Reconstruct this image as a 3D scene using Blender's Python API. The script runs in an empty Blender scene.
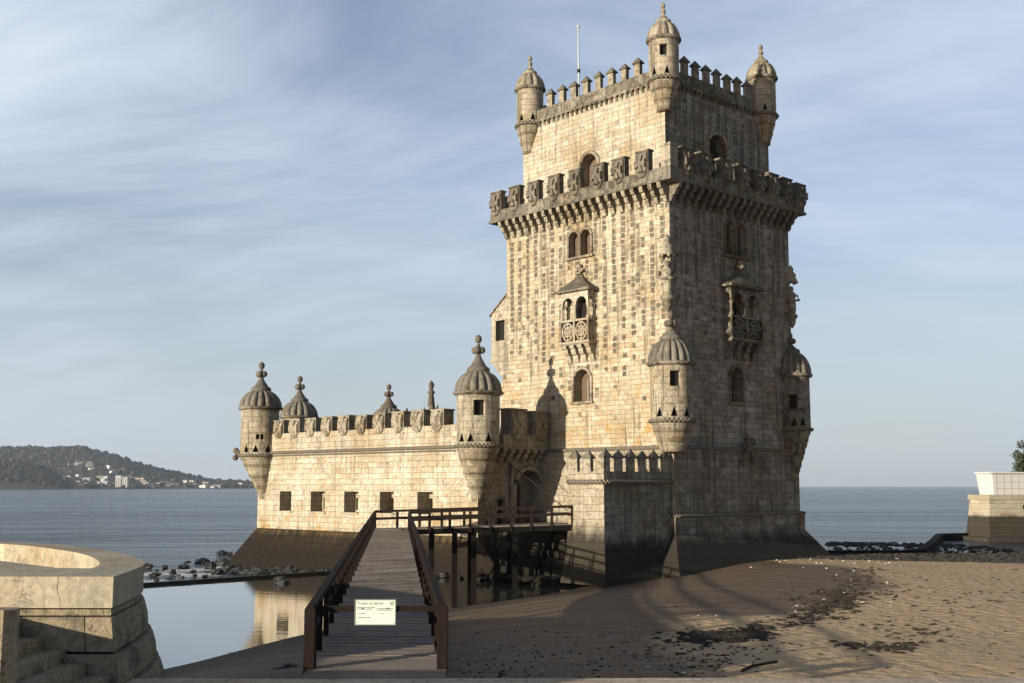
import bpy, bmesh, math, random
from mathutils import Vector, Matrix, noise as mnoise
R = math.radians
random.seed(7)
sc = bpy.context.scene
COL = sc.collection

# ------------------------------------------------------------------ camera
H = 5.9                                   # eye height above the water
cam = bpy.data.cameras.new('camera'); camo = bpy.data.objects.new('camera', cam); COL.objects.link(camo)
camo.location = (0, 0, H); camo.rotation_euler = (R(90 + 7.143), 0, 0)
cam.sensor_width = 36; cam.lens = 36 * 1153 / 1024
cam.clip_start = 0.2; cam.clip_end = 60000
sc.camera = camo
# ------------------------------------------------------------------ light
SUN_EL = R(9.65)
SUN_AZ = math.atan2(-.7727, -.635)        # towards the sun, clockwise from +Y
world = bpy.data.worlds.new('World'); sc.world = world; world.use_nodes = True
SUN_DIR = Vector((math.sin(SUN_AZ) * math.cos(SUN_EL), math.cos(SUN_AZ) * math.cos(SUN_EL), math.sin(SUN_EL)))
sl = bpy.data.lights.new('sun', 'SUN'); sl.energy = 5.0; sl.angle = R(0.6); sl.color = (1.0, .905, .74)
so = bpy.data.objects.new('sun', sl); COL.objects.link(so)
so.rotation_euler = SUN_DIR.to_track_quat('Z', 'Y').to_euler(); so.location = (-60, -60, 40)
SKY_STRENGTH = 0.066
HAZE = 7e-5                             # even air over the river, fades the far shore
vs = sc.view_settings
vs.view_transform = 'Standard'; vs.look = 'None'; vs.exposure = 0.75; vs.gamma = 1; vs.use_curve_mapping = False

# ------------------------------------------------------------------ node helpers
class NT:
    def __init__(s, tree): s.t = tree
    def n(s, typ, props=None, **inp):
        nd = s.t.nodes.new('ShaderNode' + typ)
        for k, v in (props or {}).items(): setattr(nd, k, v)
        for k, v in inp.items():
            key = k.replace('_', ' ')
            if k.startswith('i') and k[1:].isdigit(): sock = nd.inputs[int(k[1:])]
            else: sock = nd.inputs[key]
            s.set(sock, v)
        return nd
    def set(s, sock, v):
        if isinstance(v, bpy.types.NodeSocket): s.t.links.new(v, sock)
        else:
            if isinstance(v, tuple) and len(v) == 3 and sock.type == 'RGBA': v = v + (1,)
            sock.default_value = v
    def m(s, op, a, b=0.0, c=0.0, clamp=False):
        nd = s.t.nodes.new('ShaderNodeMath'); nd.operation = op; nd.use_clamp = clamp
        s.set(nd.inputs[0], a); s.set(nd.inputs[1], b)
        if op in ('MULTIPLY_ADD', 'SMOOTH_MIN'): s.set(nd.inputs[2], c)
        return nd.outputs[0]
    def ramp(s, v, lo, hi, a=0.0, b=1.0, smooth=True):
        nd = s.t.nodes.new('ShaderNodeMapRange'); nd.interpolation_type = 'SMOOTHSTEP' if smooth else 'LINEAR'
        s.set(nd.inputs['Value'], v); s.set(nd.inputs['From Min'], lo); s.set(nd.inputs['From Max'], hi)
        s.set(nd.inputs['To Min'], a); s.set(nd.inputs['To Max'], b)
        return nd.outputs[0]
    def mix(s, f, a, b, mode='MIX'):
        nd = s.t.nodes.new('ShaderNodeMix'); nd.data_type = 'RGBA'; nd.blend_type = mode; nd.clamp_factor = True
        s.set(nd.inputs[0], f); s.set(nd.inputs[6], a); s.set(nd.inputs[7], b)
        return nd.outputs[2]
    def vm(s, op, a, b):
        nd = s.t.nodes.new('ShaderNodeVectorMath'); nd.operation = op
        s.set(nd.inputs[0], a); s.set(nd.inputs[1], b)
        return nd.outputs[0]
    def noise(s, vec, scale, detail=4, rough=.55, dim='3D'):
        nd = s.n('TexNoise', {'noise_dimensions': dim}, Vector=vec, Scale=scale, Detail=detail, Roughness=rough)
        return nd.outputs[0]
    def scl(s, vec, v): return s.vm('MULTIPLY', vec, v)

def new_mat(name):
    m = bpy.data.materials.new(name); m.use_nodes = True
    t = m.node_tree; b = t.nodes['Principled BSDF']
    return m, NT(t), b

def bump(q, b, h, strength=.5, dist=.05):
    nd = q.n('Bump', None, Height=h, Strength=strength, Distance=dist)
    q.t.links.new(nd.outputs[0], b.inputs['Normal'])

# ------------------------------------------------------------------ materials
def stone(name, ca, cb, bw=.85, bh=.40, stain=.6, stripe=.42, zs=(12, 24), streak=.4, algae=None, gold=0.0,
          crust=.25, mortar=.6, bumpd=.06, blotch=.42, top=.75, pit=.45, vein=0.0):
    m, q, b = new_mat(name)
    tc = q.n('TexCoord'); uv = tc.outputs['UV']
    pos = q.n('NewGeometry').outputs['Position']
    sep = q.n('SeparateXYZ', None, Vector=pos); z = sep.outputs[2]
    d = q.n('TexNoise', None, Vector=uv, Scale=.9, Detail=2.0)
    uvd = q.vm('ADD', uv, q.scl(q.vm('SUBTRACT', d.outputs['Color'], (.5, .5, .5)), (.34, .13, 0)))
    def brick(vec):
        nd = q.n('TexBrick', {'offset': .45, 'squash': 1.25, 'squash_frequency': 3, 'offset_frequency': 2}, Vector=vec, Color1=(0, 0, 0), Color2=(1, 1, 1), Mortar=(.5, .5, .5),
                 Scale=1.0, Mortar_Size=.011, Mortar_Smooth=.3, Brick_Width=bw, Row_Height=bh)
        return nd.outputs['Color'], nd.outputs['Fac']
    t1, fac = brick(uvd)
    t2, _ = brick(q.vm('ADD', uvd, (bw * 14, bh * 22, 0)))
    n1 = q.noise(pos, .35, 5, .6); n2 = q.noise(pos, 2.3, 6, .65); n3 = q.noise(pos, 11, 5, .7)
    col = q.mix(t1, ca, cb)
    col = q.mix(q.ramp(t2, .55, 1.0, 0, .5), col, tuple(c * .72 for c in cb))          # odd greyer ashlars
    sh = q.m('ADD', q.m('MULTIPLY', n2, .55), q.m('MULTIPLY', n3, .55))
    col = q.mix(blotch * 2, col, q.mix(q.ramp(sh, .35, .75), (.50, .48, .45), (1.25, 1.22, 1.18)), 'MULTIPLY')
    pt = q.ramp(q.noise(q.scl(pos, (1, 1, 1.25)), 5.5, 4, .7), .57, .70, 0, pit)
    col = q.mix(pt, col, (.085, .07, .048))
    if vein:
        vn = q.m('ABSOLUTE', q.m('SUBTRACT', q.noise(q.scl(uv, (1.0, 2.2, 1)), 1.4, 5, .6), .5))
        col = q.mix(q.m('MULTIPLY', q.ramp(vn, .0, .012, vein, 0), q.ramp(n1, .40, .55)), col, (.06, .048, .036))
    # warm patina
    col = q.mix(q.ramp(n1, .48, .68, 0, .55), col, q.mix(1.0, col, (1.0, .80, .52), 'MULTIPLY'))
    if gold:
        g = q.m('MULTIPLY', q.ramp(q.noise(pos, .9, 5, .7), .50, .64), q.ramp(z, gold[0], gold[1], 1, 0))
        col = q.mix(q.m('MULTIPLY', g, .75), col, (.42, .24, .065))
    # dark weathered blocks set in columns under the battlements
    sx = q.n('SeparateXYZ', None, Vector=q.vm('ADD', uvd, q.scl(q.vm('SUBTRACT', q.n('TexNoise', None, Vector=uv, Scale=5.0, Detail=2.0).outputs['Color'], (.5, .5, .5)), (.16, .16, 0))))
    cu = q.m('FLOOR', q.m('MULTIPLY', sx.outputs[0], 1 / stripe)); 
    wc = q.n('TexWhiteNoise', {'noise_dimensions': '1D'}, W=cu).outputs[0]
    cv = q.m('FLOOR', q.m('ADD', q.m('MULTIPLY', sx.outputs[1], 2.5), q.m('MULTIPLY', wc, 7)))
    wn = q.n('TexWhiteNoise', {'noise_dimensions': '2D'}, Vector=q.n('CombineXYZ', None, X=cu, Y=cv, Z=0.0).outputs[0]).outputs[0]
    zm = q.ramp(q.m('ADD', z, q.m('MULTIPLY', q.m('SUBTRACT', n1, .5), 11)), zs[0], zs[1])
    par = q.m('ABSOLUTE', q.m('MODULO', cu, 2.0))
    dens = q.m('ADD', q.m('MULTIPLY', par, .70), q.m('MULTIPLY', q.m('SUBTRACT', wc, .25), .28))
    dark = q.ramp(q.m('ADD', q.m('SUBTRACT', q.m('MULTIPLY', dens, zm), wn), q.m('MULTIPLY', q.m('SUBTRACT', n3, .5), .5)), -.06, .10)
    fv = q.m('ABSOLUTE', q.m('SUBTRACT', q.m('FRACT', q.m('ADD', q.m('MULTIPLY', sx.outputs[1], 2.5), q.m('MULTIPLY', wc, 7))), .5))
    fu = q.m('ABSOLUTE', q.m('SUBTRACT', q.m('FRACT', q.m('MULTIPLY', sx.outputs[0], 1 / stripe)), .5))
    dark = q.m('MULTIPLY', dark, q.m('MULTIPLY', q.ramp(fv, .34, .49, 1, 0), q.ramp(fu, .34, .5, 1, .15)))
    dark = q.m('MULTIPLY', dark, q.m('MULTIPLY', stain, q.ramp(n2, .25, .6, .5, .95)))
    # runs of dirt
    sv = q.scl(uv, (3.2, .16, 1)); nr = q.noise(sv, 1.0, 5, .65)
    st = q.m('MULTIPLY', q.m('ADD', q.ramp(nr, .51, .66), q.m('MULTIPLY', q.ramp(nr, .42, .6), q.m('MULTIPLY', zm, .5)), clamp=True), streak)
    st = q.m('MULTIPLY', st, q.ramp(n3, .25, .6, .3, 1))
    cr = q.m('MULTIPLY', q.ramp(q.m('ADD', q.m('MULTIPLY', n2, .75), q.m('MULTIPLY', n1, .35)), .50, .64), crust)
    nz = q.n('SeparateXYZ', None, Vector=q.n('NewGeometry').outputs['Normal']).outputs[2]
    upf = q.m('MULTIPLY', q.m('MULTIPLY', q.ramp(nz, .25, .75), top), q.ramp(n2, .25, .6, .5, 1))
    tot = q.m('MAXIMUM', q.m('MAXIMUM', q.m('MAXIMUM', dark, st), cr), upf)
    col = q.mix(tot, col, q.mix(n3, (.030, .026, .020), (.095, .082, .062)))
    col = q.mix(q.m('MULTIPLY', q.m('MULTIPLY', fac, mortar), q.ramp(n2, .3, .65, .35, 1.25), clamp=True), col, (.075, .06, .042))
    rough = .92
    if algae:
        za = q.m('ADD', z, q.m('MULTIPLY', q.m('SUBTRACT', q.noise(q.scl(uv, (.9, .25, 1)), 1.0, 5, .7), .5), algae[2]))
        a = q.ramp(za, algae[0], algae[1], 1, 0)
        ac = q.mix(n2, (.0035, .003, .0016), (.014, .011, .005))
        col = q.mix(q.m('MULTIPLY', a, .90), col, ac)
    q.set(b.inputs['Base Color'], col); b.inputs['Roughness'].default_value = rough
    b.inputs['Specular IOR Level'].default_value = .25
    h = q.m('ADD', q.m('MULTIPLY', q.m('ADD', fac, pt), -.8), q.m('ADD', q.m('MULTIPLY', n3, .7), q.m('MULTIPLY', q.m('ADD', t1, t2), .28)))
    bump(q, b, h, 1.0, bumpd)
    return m

M = {}
CA, CB = (.42, .355, .245), (.56, .50, .385)
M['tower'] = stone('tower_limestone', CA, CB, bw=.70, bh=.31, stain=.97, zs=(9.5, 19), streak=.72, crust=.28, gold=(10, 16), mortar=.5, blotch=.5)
M['tower_top'] = stone('upper_limestone', (.42, .37, .28), (.55, .50, .40), bw=.8, bh=.34, stain=.35, zs=(24, 36), streak=.62, crust=.32, mortar=.5)
M['tower_shade'] = stone('shade_toned_limestone', (.26, .23, .18), (.46, .41, .33), bw=.80, bh=.36, stain=.9, stripe=.46, zs=(12, 26), streak=1.0, crust=.6, mortar=.8)  # stained stone, colour also darkened to deepen shade on the sunless face
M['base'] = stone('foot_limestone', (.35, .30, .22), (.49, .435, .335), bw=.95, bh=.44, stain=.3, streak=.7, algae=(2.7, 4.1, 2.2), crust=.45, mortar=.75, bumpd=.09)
M['base_shade'] = stone('shade_toned_foot', (.22, .19, .14), (.42, .37, .29), bw=.85, bh=.42, stain=.6, stripe=.5, zs=(0, 8), streak=.95, algae=(2.2, 3.3, 2.2), crust=.65, mortar=.9, bumpd=.10)  # darker copy of the foot stone: shade in its colour, plus streaks and algae
M['bastion'] = stone('bastion_limestone', (.46, .40, .29), (.58, .525, .42), bw=.85, bh=.40, stain=.3, zs=(5, 12), streak=.62, crust=.42, gold=(2.4, 6.0), algae=(2.2, 2.8, 1.2), pit=.6)
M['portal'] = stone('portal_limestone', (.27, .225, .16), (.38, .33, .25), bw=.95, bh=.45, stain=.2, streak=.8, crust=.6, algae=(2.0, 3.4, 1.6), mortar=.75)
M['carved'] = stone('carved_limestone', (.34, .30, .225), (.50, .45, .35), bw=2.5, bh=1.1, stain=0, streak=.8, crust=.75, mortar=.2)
M['pale_carved'] = stone('pale_carved_limestone', (.40, .36, .28), (.54, .49, .39), bw=2.5, bh=1.1, stain=0, streak=.5, crust=.35, mortar=.2)
M['turret'] = stone('turret_limestone', (.36, .31, .22), (.52, .46, .35), bw=.75, bh=.42, stain=.3, zs=(6, 12), streak=.9, crust=.65, mortar=.5)
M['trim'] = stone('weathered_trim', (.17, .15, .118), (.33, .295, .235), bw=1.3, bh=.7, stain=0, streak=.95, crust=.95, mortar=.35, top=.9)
M['dome'] = stone('lichen_dome_stone', (.12, .11, .09), (.27, .25, .205), bw=3, bh=3, stain=0, streak=.45, crust=.75, mortar=0, top=.3)
M['rubble'] = stone('wet_masonry', (.045, .036, .024), (.10, .082, .055), bw=.9, bh=.45, stain=0, streak=.6, crust=.8, algae=(1.8, 4.0, 2.5), bumpd=.15)
M['terrace'] = stone('terrace_limestone', (.42, .365, .26), (.50, .44, .33), bw=1.5, bh=9, stain=0, streak=.35, crust=.4, bumpd=.02, blotch=.35, top=.15, pit=.2, vein=.8)
M['rustic'] = stone('rusticated_block', (.33, .27, .175), (.43, .36, .245), bw=60, bh=90, stain=0, streak=.7, crust=.7, mortar=0, bumpd=.06, blotch=.45, top=.3)
M['quay'] = stone('quay_blocks', (.42, .36, .26), (.52, .46, .35), bw=2.0, bh=.55, stain=0, streak=.3, crust=.3, algae=(2.2, 2.7, .6), top=.2)
M['paving'] = stone('paving_stone', (.46, .37, .27), (.56, .46, .345), bw=1.6, bh=.8, stain=0, streak=.2, crust=.3, bumpd=.02, top=.05)

def slope_mat():
    m, q, b = new_mat('tidal_brown_slope')
    uv = q.n('TexCoord').outputs['UV']; pos = q.n('NewGeometry').outputs['Position']; z = q.n('SeparateXYZ', None, Vector=pos).outputs[2]
    n = q.noise(q.scl(uv, (2.2, .35, 1)), 1.0, 6, .75); n2 = q.noise(pos, 3.0, 6, .7)
    za = q.m('ADD', z, q.m('MULTIPLY', q.m('SUBTRACT', n, .5), 3.2))
    c = q.mix(n2, (.008, .005, .0025), (.026, .016, .007))
    c = q.mix(q.ramp(za, 2.1, 3.0), c, (.15, .092, .033))
    bk = q.n('TexBrick', {'offset': .45}, Vector=uv, Color1=(0, 0, 0), Color2=(1, 1, 1), Mortar=(.5, .5, .5), Scale=1.0, Mortar_Size=.022, Brick_Width=1.1, Row_Height=.42)
    c = q.mix(q.m('MULTIPLY', bk.outputs['Color'], .45), c, (.05, .036, .018)); c = q.mix(q.m('MULTIPLY', bk.outputs['Fac'], .8), c, (.004, .003, .002))
    c = q.mix(q.ramp(q.noise(pos, 1.1, 5, .7), .52, .64, 0, .7), c, (.010, .011, .004))
    c = q.mix(q.ramp(za, .9, 2.3, 1, 0), c, q.mix(n2, (.005, .0035, .002), (.022, .015, .008)))
    q.set(b.inputs['Base Color'], c); b.inputs['Roughness'].default_value = .85; b.inputs['Specular IOR Level'].default_value = .2
    bump(q, b, q.m('SUBTRACT', q.m('ADD', n2, n), bk.outputs['Fac']), 1.0, .14)
    return m
M['slope'] = slope_mat()

def plain(name, col, rough=.8, var=.3, scale=4.0, bumps=.3, bd=.02, metal=0, spec=.3, stretch=(1, 1, 1)):
    m, q, b = new_mat(name)
    pos = q.n('TexCoord').outputs['Object']
    n = q.noise(q.scl(pos, stretch), scale, 6, .65)
    c = q.mix(n, tuple(x * (1 - var) for x in col), tuple(min(1, x * (1 + var)) for x in col))
    q.set(b.inputs['Base Color'], c); b.inputs['Roughness'].default_value = rough; b.inputs['Metallic'].default_value = metal
    b.inputs['Specular IOR Level'].default_value = spec
    bump(q, b, n, bumps, bd)
    return m
M['void'] = plain('dark_interior', (.012, .010, .008), .95)
M['shutter'] = plain('old_brown_shutter', (.10, .065, .04), .6, .4, 3, stretch=(4, 4, .4))
M['glass'] = plain('dusty_window_glass', (.03, .03, .03), .15, .3, 2, spec=.5)
M['rail'] = plain('weathered_brown_rail', (.0165, .0115, .0095), .85, .55, 3, .5, .02, spec=.06, stretch=(6, 6, 1.5))
M['pile'] = plain('tarred_pile', (.007, .006, .005), .9, .4, 3, spec=.05)
M['chain'] = plain('rusty_iron', (.018, .014, .012), .7, .3, 9)
M['rock'] = plain('wet_black_rock', (.010, .009, .008), .5, .6, 1.2, .8, .2, spec=.5)
M['weed'] = plain('dry_seaweed', (.022, .016, .009), .85, .6, 8, .6, .03)
M['shell'] = plain('bleached_shell', (.42, .38, .32), .7, .3, 8)
M['pebble'] = plain('shore_pebble', (.028, .024, .019), .8, .8, .9, .5, .05)
M['white'] = plain('white_painted_wall', (.50, .48, .44), .8, .10, .8)
M['metal'] = plain('pale_painted_metal', (.40, .41, .42), .5, .1, 2)
M['sign'] = plain('off_white_sign_board', (.62, .66, .54), .5, .08, 6, 0)
M['ink'] = plain('faded_grey_ink', (.18, .19, .15), .7, .2, 20, 0)
M['bark'] = plain('tree_bark', (.07, .05, .035), .9, .4, 3)
M['lichen_wall'] = plain('mossy_weir', (.020, .018, .013), .6, .5, 1.5, .6, .1)

# planks: cross boards of grey brown wood
def plank_mat():
    m, q, b = new_mat('grey_brown_deck_board')
    tc = q.n('TexCoord').outputs['UV']
    sp = q.n('SeparateXYZ', None, Vector=tc)
    w = q.n('TexWhiteNoise', {'noise_dimensions': '1D'}, W=q.m('FLOOR', sp.outputs[1])).outputs[0]
    pos = q.n('NewGeometry').outputs['Position']
    n = q.noise(q.scl(pos, (.9, 9, 1)), 3.0, 6, .7)
    n2 = q.noise(pos, .35, 4, .6)
    c = q.mix(w, (.095, .070, .046), (.175, .135, .092))
    c = q.mix(q.ramp(n, .3, .75, 0, .9), c, (.20, .165, .128))
    c = q.mix(q.ramp(n2, .35, .7, .0, .55), c, (.045, .034, .027))
    sd = q.noise(pos, 1.1, 5, .7)
    c = q.mix(q.ramp(sd, .52, .70, 0, .6), c, (.24, .19, .135))                    # blown sand and worn tread
    c = q.mix(q.ramp(q.noise(q.scl(pos, (2, 14, 1)), 2.0, 4, .7), .58, .7, 0, .7), c, (.03, .024, .018))
    q.set(b.inputs['Base Color'], c); b.inputs['Roughness'].default_value = .85
    bump(q, b, n, .7, .03)
    return m
M['plank'] = plank_mat()

def leaf_mat(name, a, c2):
    m, q, b = new_mat(name)
    oi = q.noise(q.n('TexCoord').outputs['Object'], .8, 5, .7)
    q.set(b.inputs['Base Color'], q.mix(q.ramp(oi, .3, .7), a, c2)); b.inputs['Roughness'].default_value = .7
    return m
M['leaf'] = leaf_mat('dark_leaf', (.022, .034, .012), (.06, .085, .03))
M['pine'] = leaf_mat('dark_pine_woods', (.002, .0035, .003), (.008, .0105, .008))
M['forest'] = leaf_mat('far_forest', (.005, .0075, .005), (.017, .021, .012))

def hill_mat():
    m, q, b = new_mat('hill_ground')
    pos = q.n('NewGeometry').outputs['Position']
    n = q.noise(pos, .006, 6, .65)
    q.set(b.inputs['Base Color'], q.mix(q.ramp(n, .35, .7), (.005, .006, .005), (.012, .013, .009))); b.inputs['Roughness'].default_value = .95
    return m
M['hill'] = hill_mat()

WRACK = [(15.5, 79.0), (19.5, 70), (20.0, 62), (17.5, 53), (14.0, 47), (10.8, 44), (7.3, 42.5), (4.8, 36), (5.5, 24)]
def sand_mat():
    m, q, b = new_mat('beach_sand')
    g = q.n('NewGeometry'); pos = g.outputs['Position']
    at = q.n('Attribute', {'attribute_name': 'dry'}); dry = at.outputs['Fac']
    n = q.noise(pos, .35, 5, .6); n2 = q.noise(pos, 3.0, 6, .7); n3 = q.noise(pos, 26, 4, .7)
    d = q.ramp(q.m('ADD', dry, q.m('MULTIPLY', q.m('SUBTRACT', n, .5), .5)), .34, .58)
    wet = q.mix(n2, (.085, .058, .037), (.155, .110, .071))
    # drainage ripples in the wet sand
    rp = q.noise(q.scl(pos, (.22, 1.3, 1)), 1.2, 5, .65)
    wet = q.mix(q.ramp(rp, .42, .68, 0, .65), wet, (.21, .15, .095))
    dr = q.mix(n2, (.33, .225, .125), (.50, .36, .215))
    c = q.mix(d, wet, dr)
    c = q.mix(q.ramp(n3, .60, .74, 0, .55), c, (.045, .035, .025))
    wl = q.ramp(q.n('SeparateXYZ', None, Vector=pos).outputs[2], 0.02, .35, 1, 0)
    c = q.mix(q.m('MULTIPLY', wl, .7), c, (.030, .025, .021))
    q.set(b.inputs['Base Color'], c)
    q.set(b.inputs['Roughness'], q.m('ADD', .72, q.m('MULTIPLY', d, .23)))
    b.inputs['Specular IOR Level'].default_value = .12
    v = q.n('TexVoronoi', {'feature': 'SMOOTH_F1'}, Vector=q.vm('ADD', q.scl(pos, (1, .8, 1)), q.scl(q.n('TexNoise', None, Vector=pos, Scale=1.5).outputs['Color'], (.5, .5, .5))), Scale=2.6)
    foot = q.m('MULTIPLY', q.m('MINIMUM', v.outputs['Distance'], .6), d)
    h = q.m('ADD', q.m('MULTIPLY', foot, 1.3), q.m('ADD', q.m('MULTIPLY', n2, q.m('ADD', .12, q.m('MULTIPLY', d, .6))), q.m('MULTIPLY', n3, .10)))
    bump(q, b, h, 1.0, .17)
    return m
M['sand'] = sand_mat()

def sea_mat():
    m, q, b = new_mat('river_water')
    pos = q.n('NewGeometry').outputs['Position']
    base = q.mix(q.noise(pos, .02, 3), (.020, .032, .040), (.030, .042, .048))
    at = q.n('Attribute', {'attribute_name': 'foam'}).outputs['Fac']
    f = q.ramp(q.m('MULTIPLY', at, q.noise(q.scl(pos, (.7, 1.2, 1)), 1.1, 6, .7)), .25, .38)
    q.set(b.inputs['Base Color'], q.mix(f, base, (.62, .62, .60)))
    q.set(b.inputs['Roughness'], q.m('ADD', .17, q.m('MULTIPLY', f, .6)))
    b.inputs['IOR'].default_value = 1.33
    w1 = q.noise(q.scl(pos, (.10, .24, 1)), 1.0, 4, .6)
    w2 = q.noise(q.scl(pos, (.55, 1.1, 1)), 1.0, 5, .65)
    w3 = q.noise(q.scl(pos, (.012, .035, 1)), 1.0, 3, .5)
    w4 = q.noise(q.scl(pos, (.0016, .006, 1)), 1.0, 3, .5)
    h = q.m('ADD', q.m('MULTIPLY', w1, 3.2), q.m('ADD', q.m('MULTIPLY', w2, 1.0), q.m('ADD', q.m('MULTIPLY', w3, 9.0), q.m('MULTIPLY', w4, 40.0))))
    bump(q, b, h, 1.0, 1.0)
    return m
M['sea'] = sea_mat()
def pool_mat():
    m, q, b = new_mat('still_pool_water')
    pos = q.n('NewGeometry').outputs['Position']
    b.inputs['Base Color'].default_value = (.035, .036, .032, 1); b.inputs['Roughness'].default_value = .02
    b.inputs['IOR'].default_value = 1.33; b.inputs['Specular IOR Level'].default_value = .9
    b.inputs['Coat Weight'].default_value = .6; b.inputs['Coat Roughness'].default_value = .02; b.inputs['Coat IOR'].default_value = 1.6
    h = q.noise(q.scl(pos, (.5, 1.6, 1)), 1.0, 4, .6)
    nd = q.n('Bump', None, Height=h, Strength=.10, Distance=.06)
    q.t.links.new(nd.outputs[0], b.inputs['Normal']); q.t.links.new(nd.outputs[0], b.inputs['Coat Normal'])
    return m
M['pool'] = pool_mat()

# ------------------------------------------------------------------ sky
def build_sky():
    q = NT(world.node_tree); bg = world.node_tree.nodes['Background']
    sky = q.n('TexSky', {'sky_type': 'NISHITA', 'sun_disc': False, 'sun_elevation': SUN_EL, 'sun_rotation': SUN_AZ,
                         'altitude': 10.0, 'air_density': 1.0, 'dust_density': .5, 'ozone_density': 2.0})
    dirv = q.n('TexCoord').outputs['Generated']
    sp = q.n('SeparateXYZ', None, Vector=dirv)
    zz = q.m('ADD', q.m('MAXIMUM', sp.outputs[2], 0.0), .30)
    pl = q.n('CombineXYZ', None, X=q.m('DIVIDE', sp.outputs[0], zz), Y=q.m('DIVIDE', sp.outputs[1], zz), Z=0.0).outputs[0]
    warp = q.n('TexNoise', None, Vector=pl, Scale=.7, Detail=3.0).outputs['Color']
    p2 = q.vm('ADD', pl, q.scl(q.vm('SUBTRACT', warp, (.5, .5, .5)), (.8, .8, 0)))
    rot = q.n('Mapping', None, Vector=p2, Rotation=(0, 0, R(38)), Scale=(.75, 1.6, 1)).outputs[0]
    c1 = q.noise(rot, 1.3, 7, .55); c2 = q.noise(q.scl(rot, (2.2, 6, 1)), 1.0, 7, .62); c3 = q.noise(pl, .9, 3, .5)
    c = q.m('ADD', q.m('MULTIPLY', c1, .50), q.m('ADD', q.m('MULTIPLY', c2, .20), q.m('MULTIPLY', c3, .42)))
    mask = q.ramp(c, .39, .74, .12, .95)
    side = q.ramp(sp.outputs[0], -.40, .10, 1.12, .84)
    front = q.ramp(sp.outputs[1], -.2, .5, .12, 1.0)
    mask = q.m('MULTIPLY', q.m('MULTIPLY', mask, side), front, clamp=True)
    low = q.m('MULTIPLY', q.ramp(sp.outputs[2], 0.0, .26, .80, 0), front)
    skyb = q.mix(1.0, sky.outputs[0], (1.42, 1.28, 1.36), 'MULTIPLY')
    col = q.mix(mask, skyb, (6.5, 7.3, 8.5))
    col = q.mix(low, col, (4.6, 5.3, 5.9))
    q.set(bg.inputs[0], col); bg.inputs[1].default_value = SKY_STRENGTH
build_sky()

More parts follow.
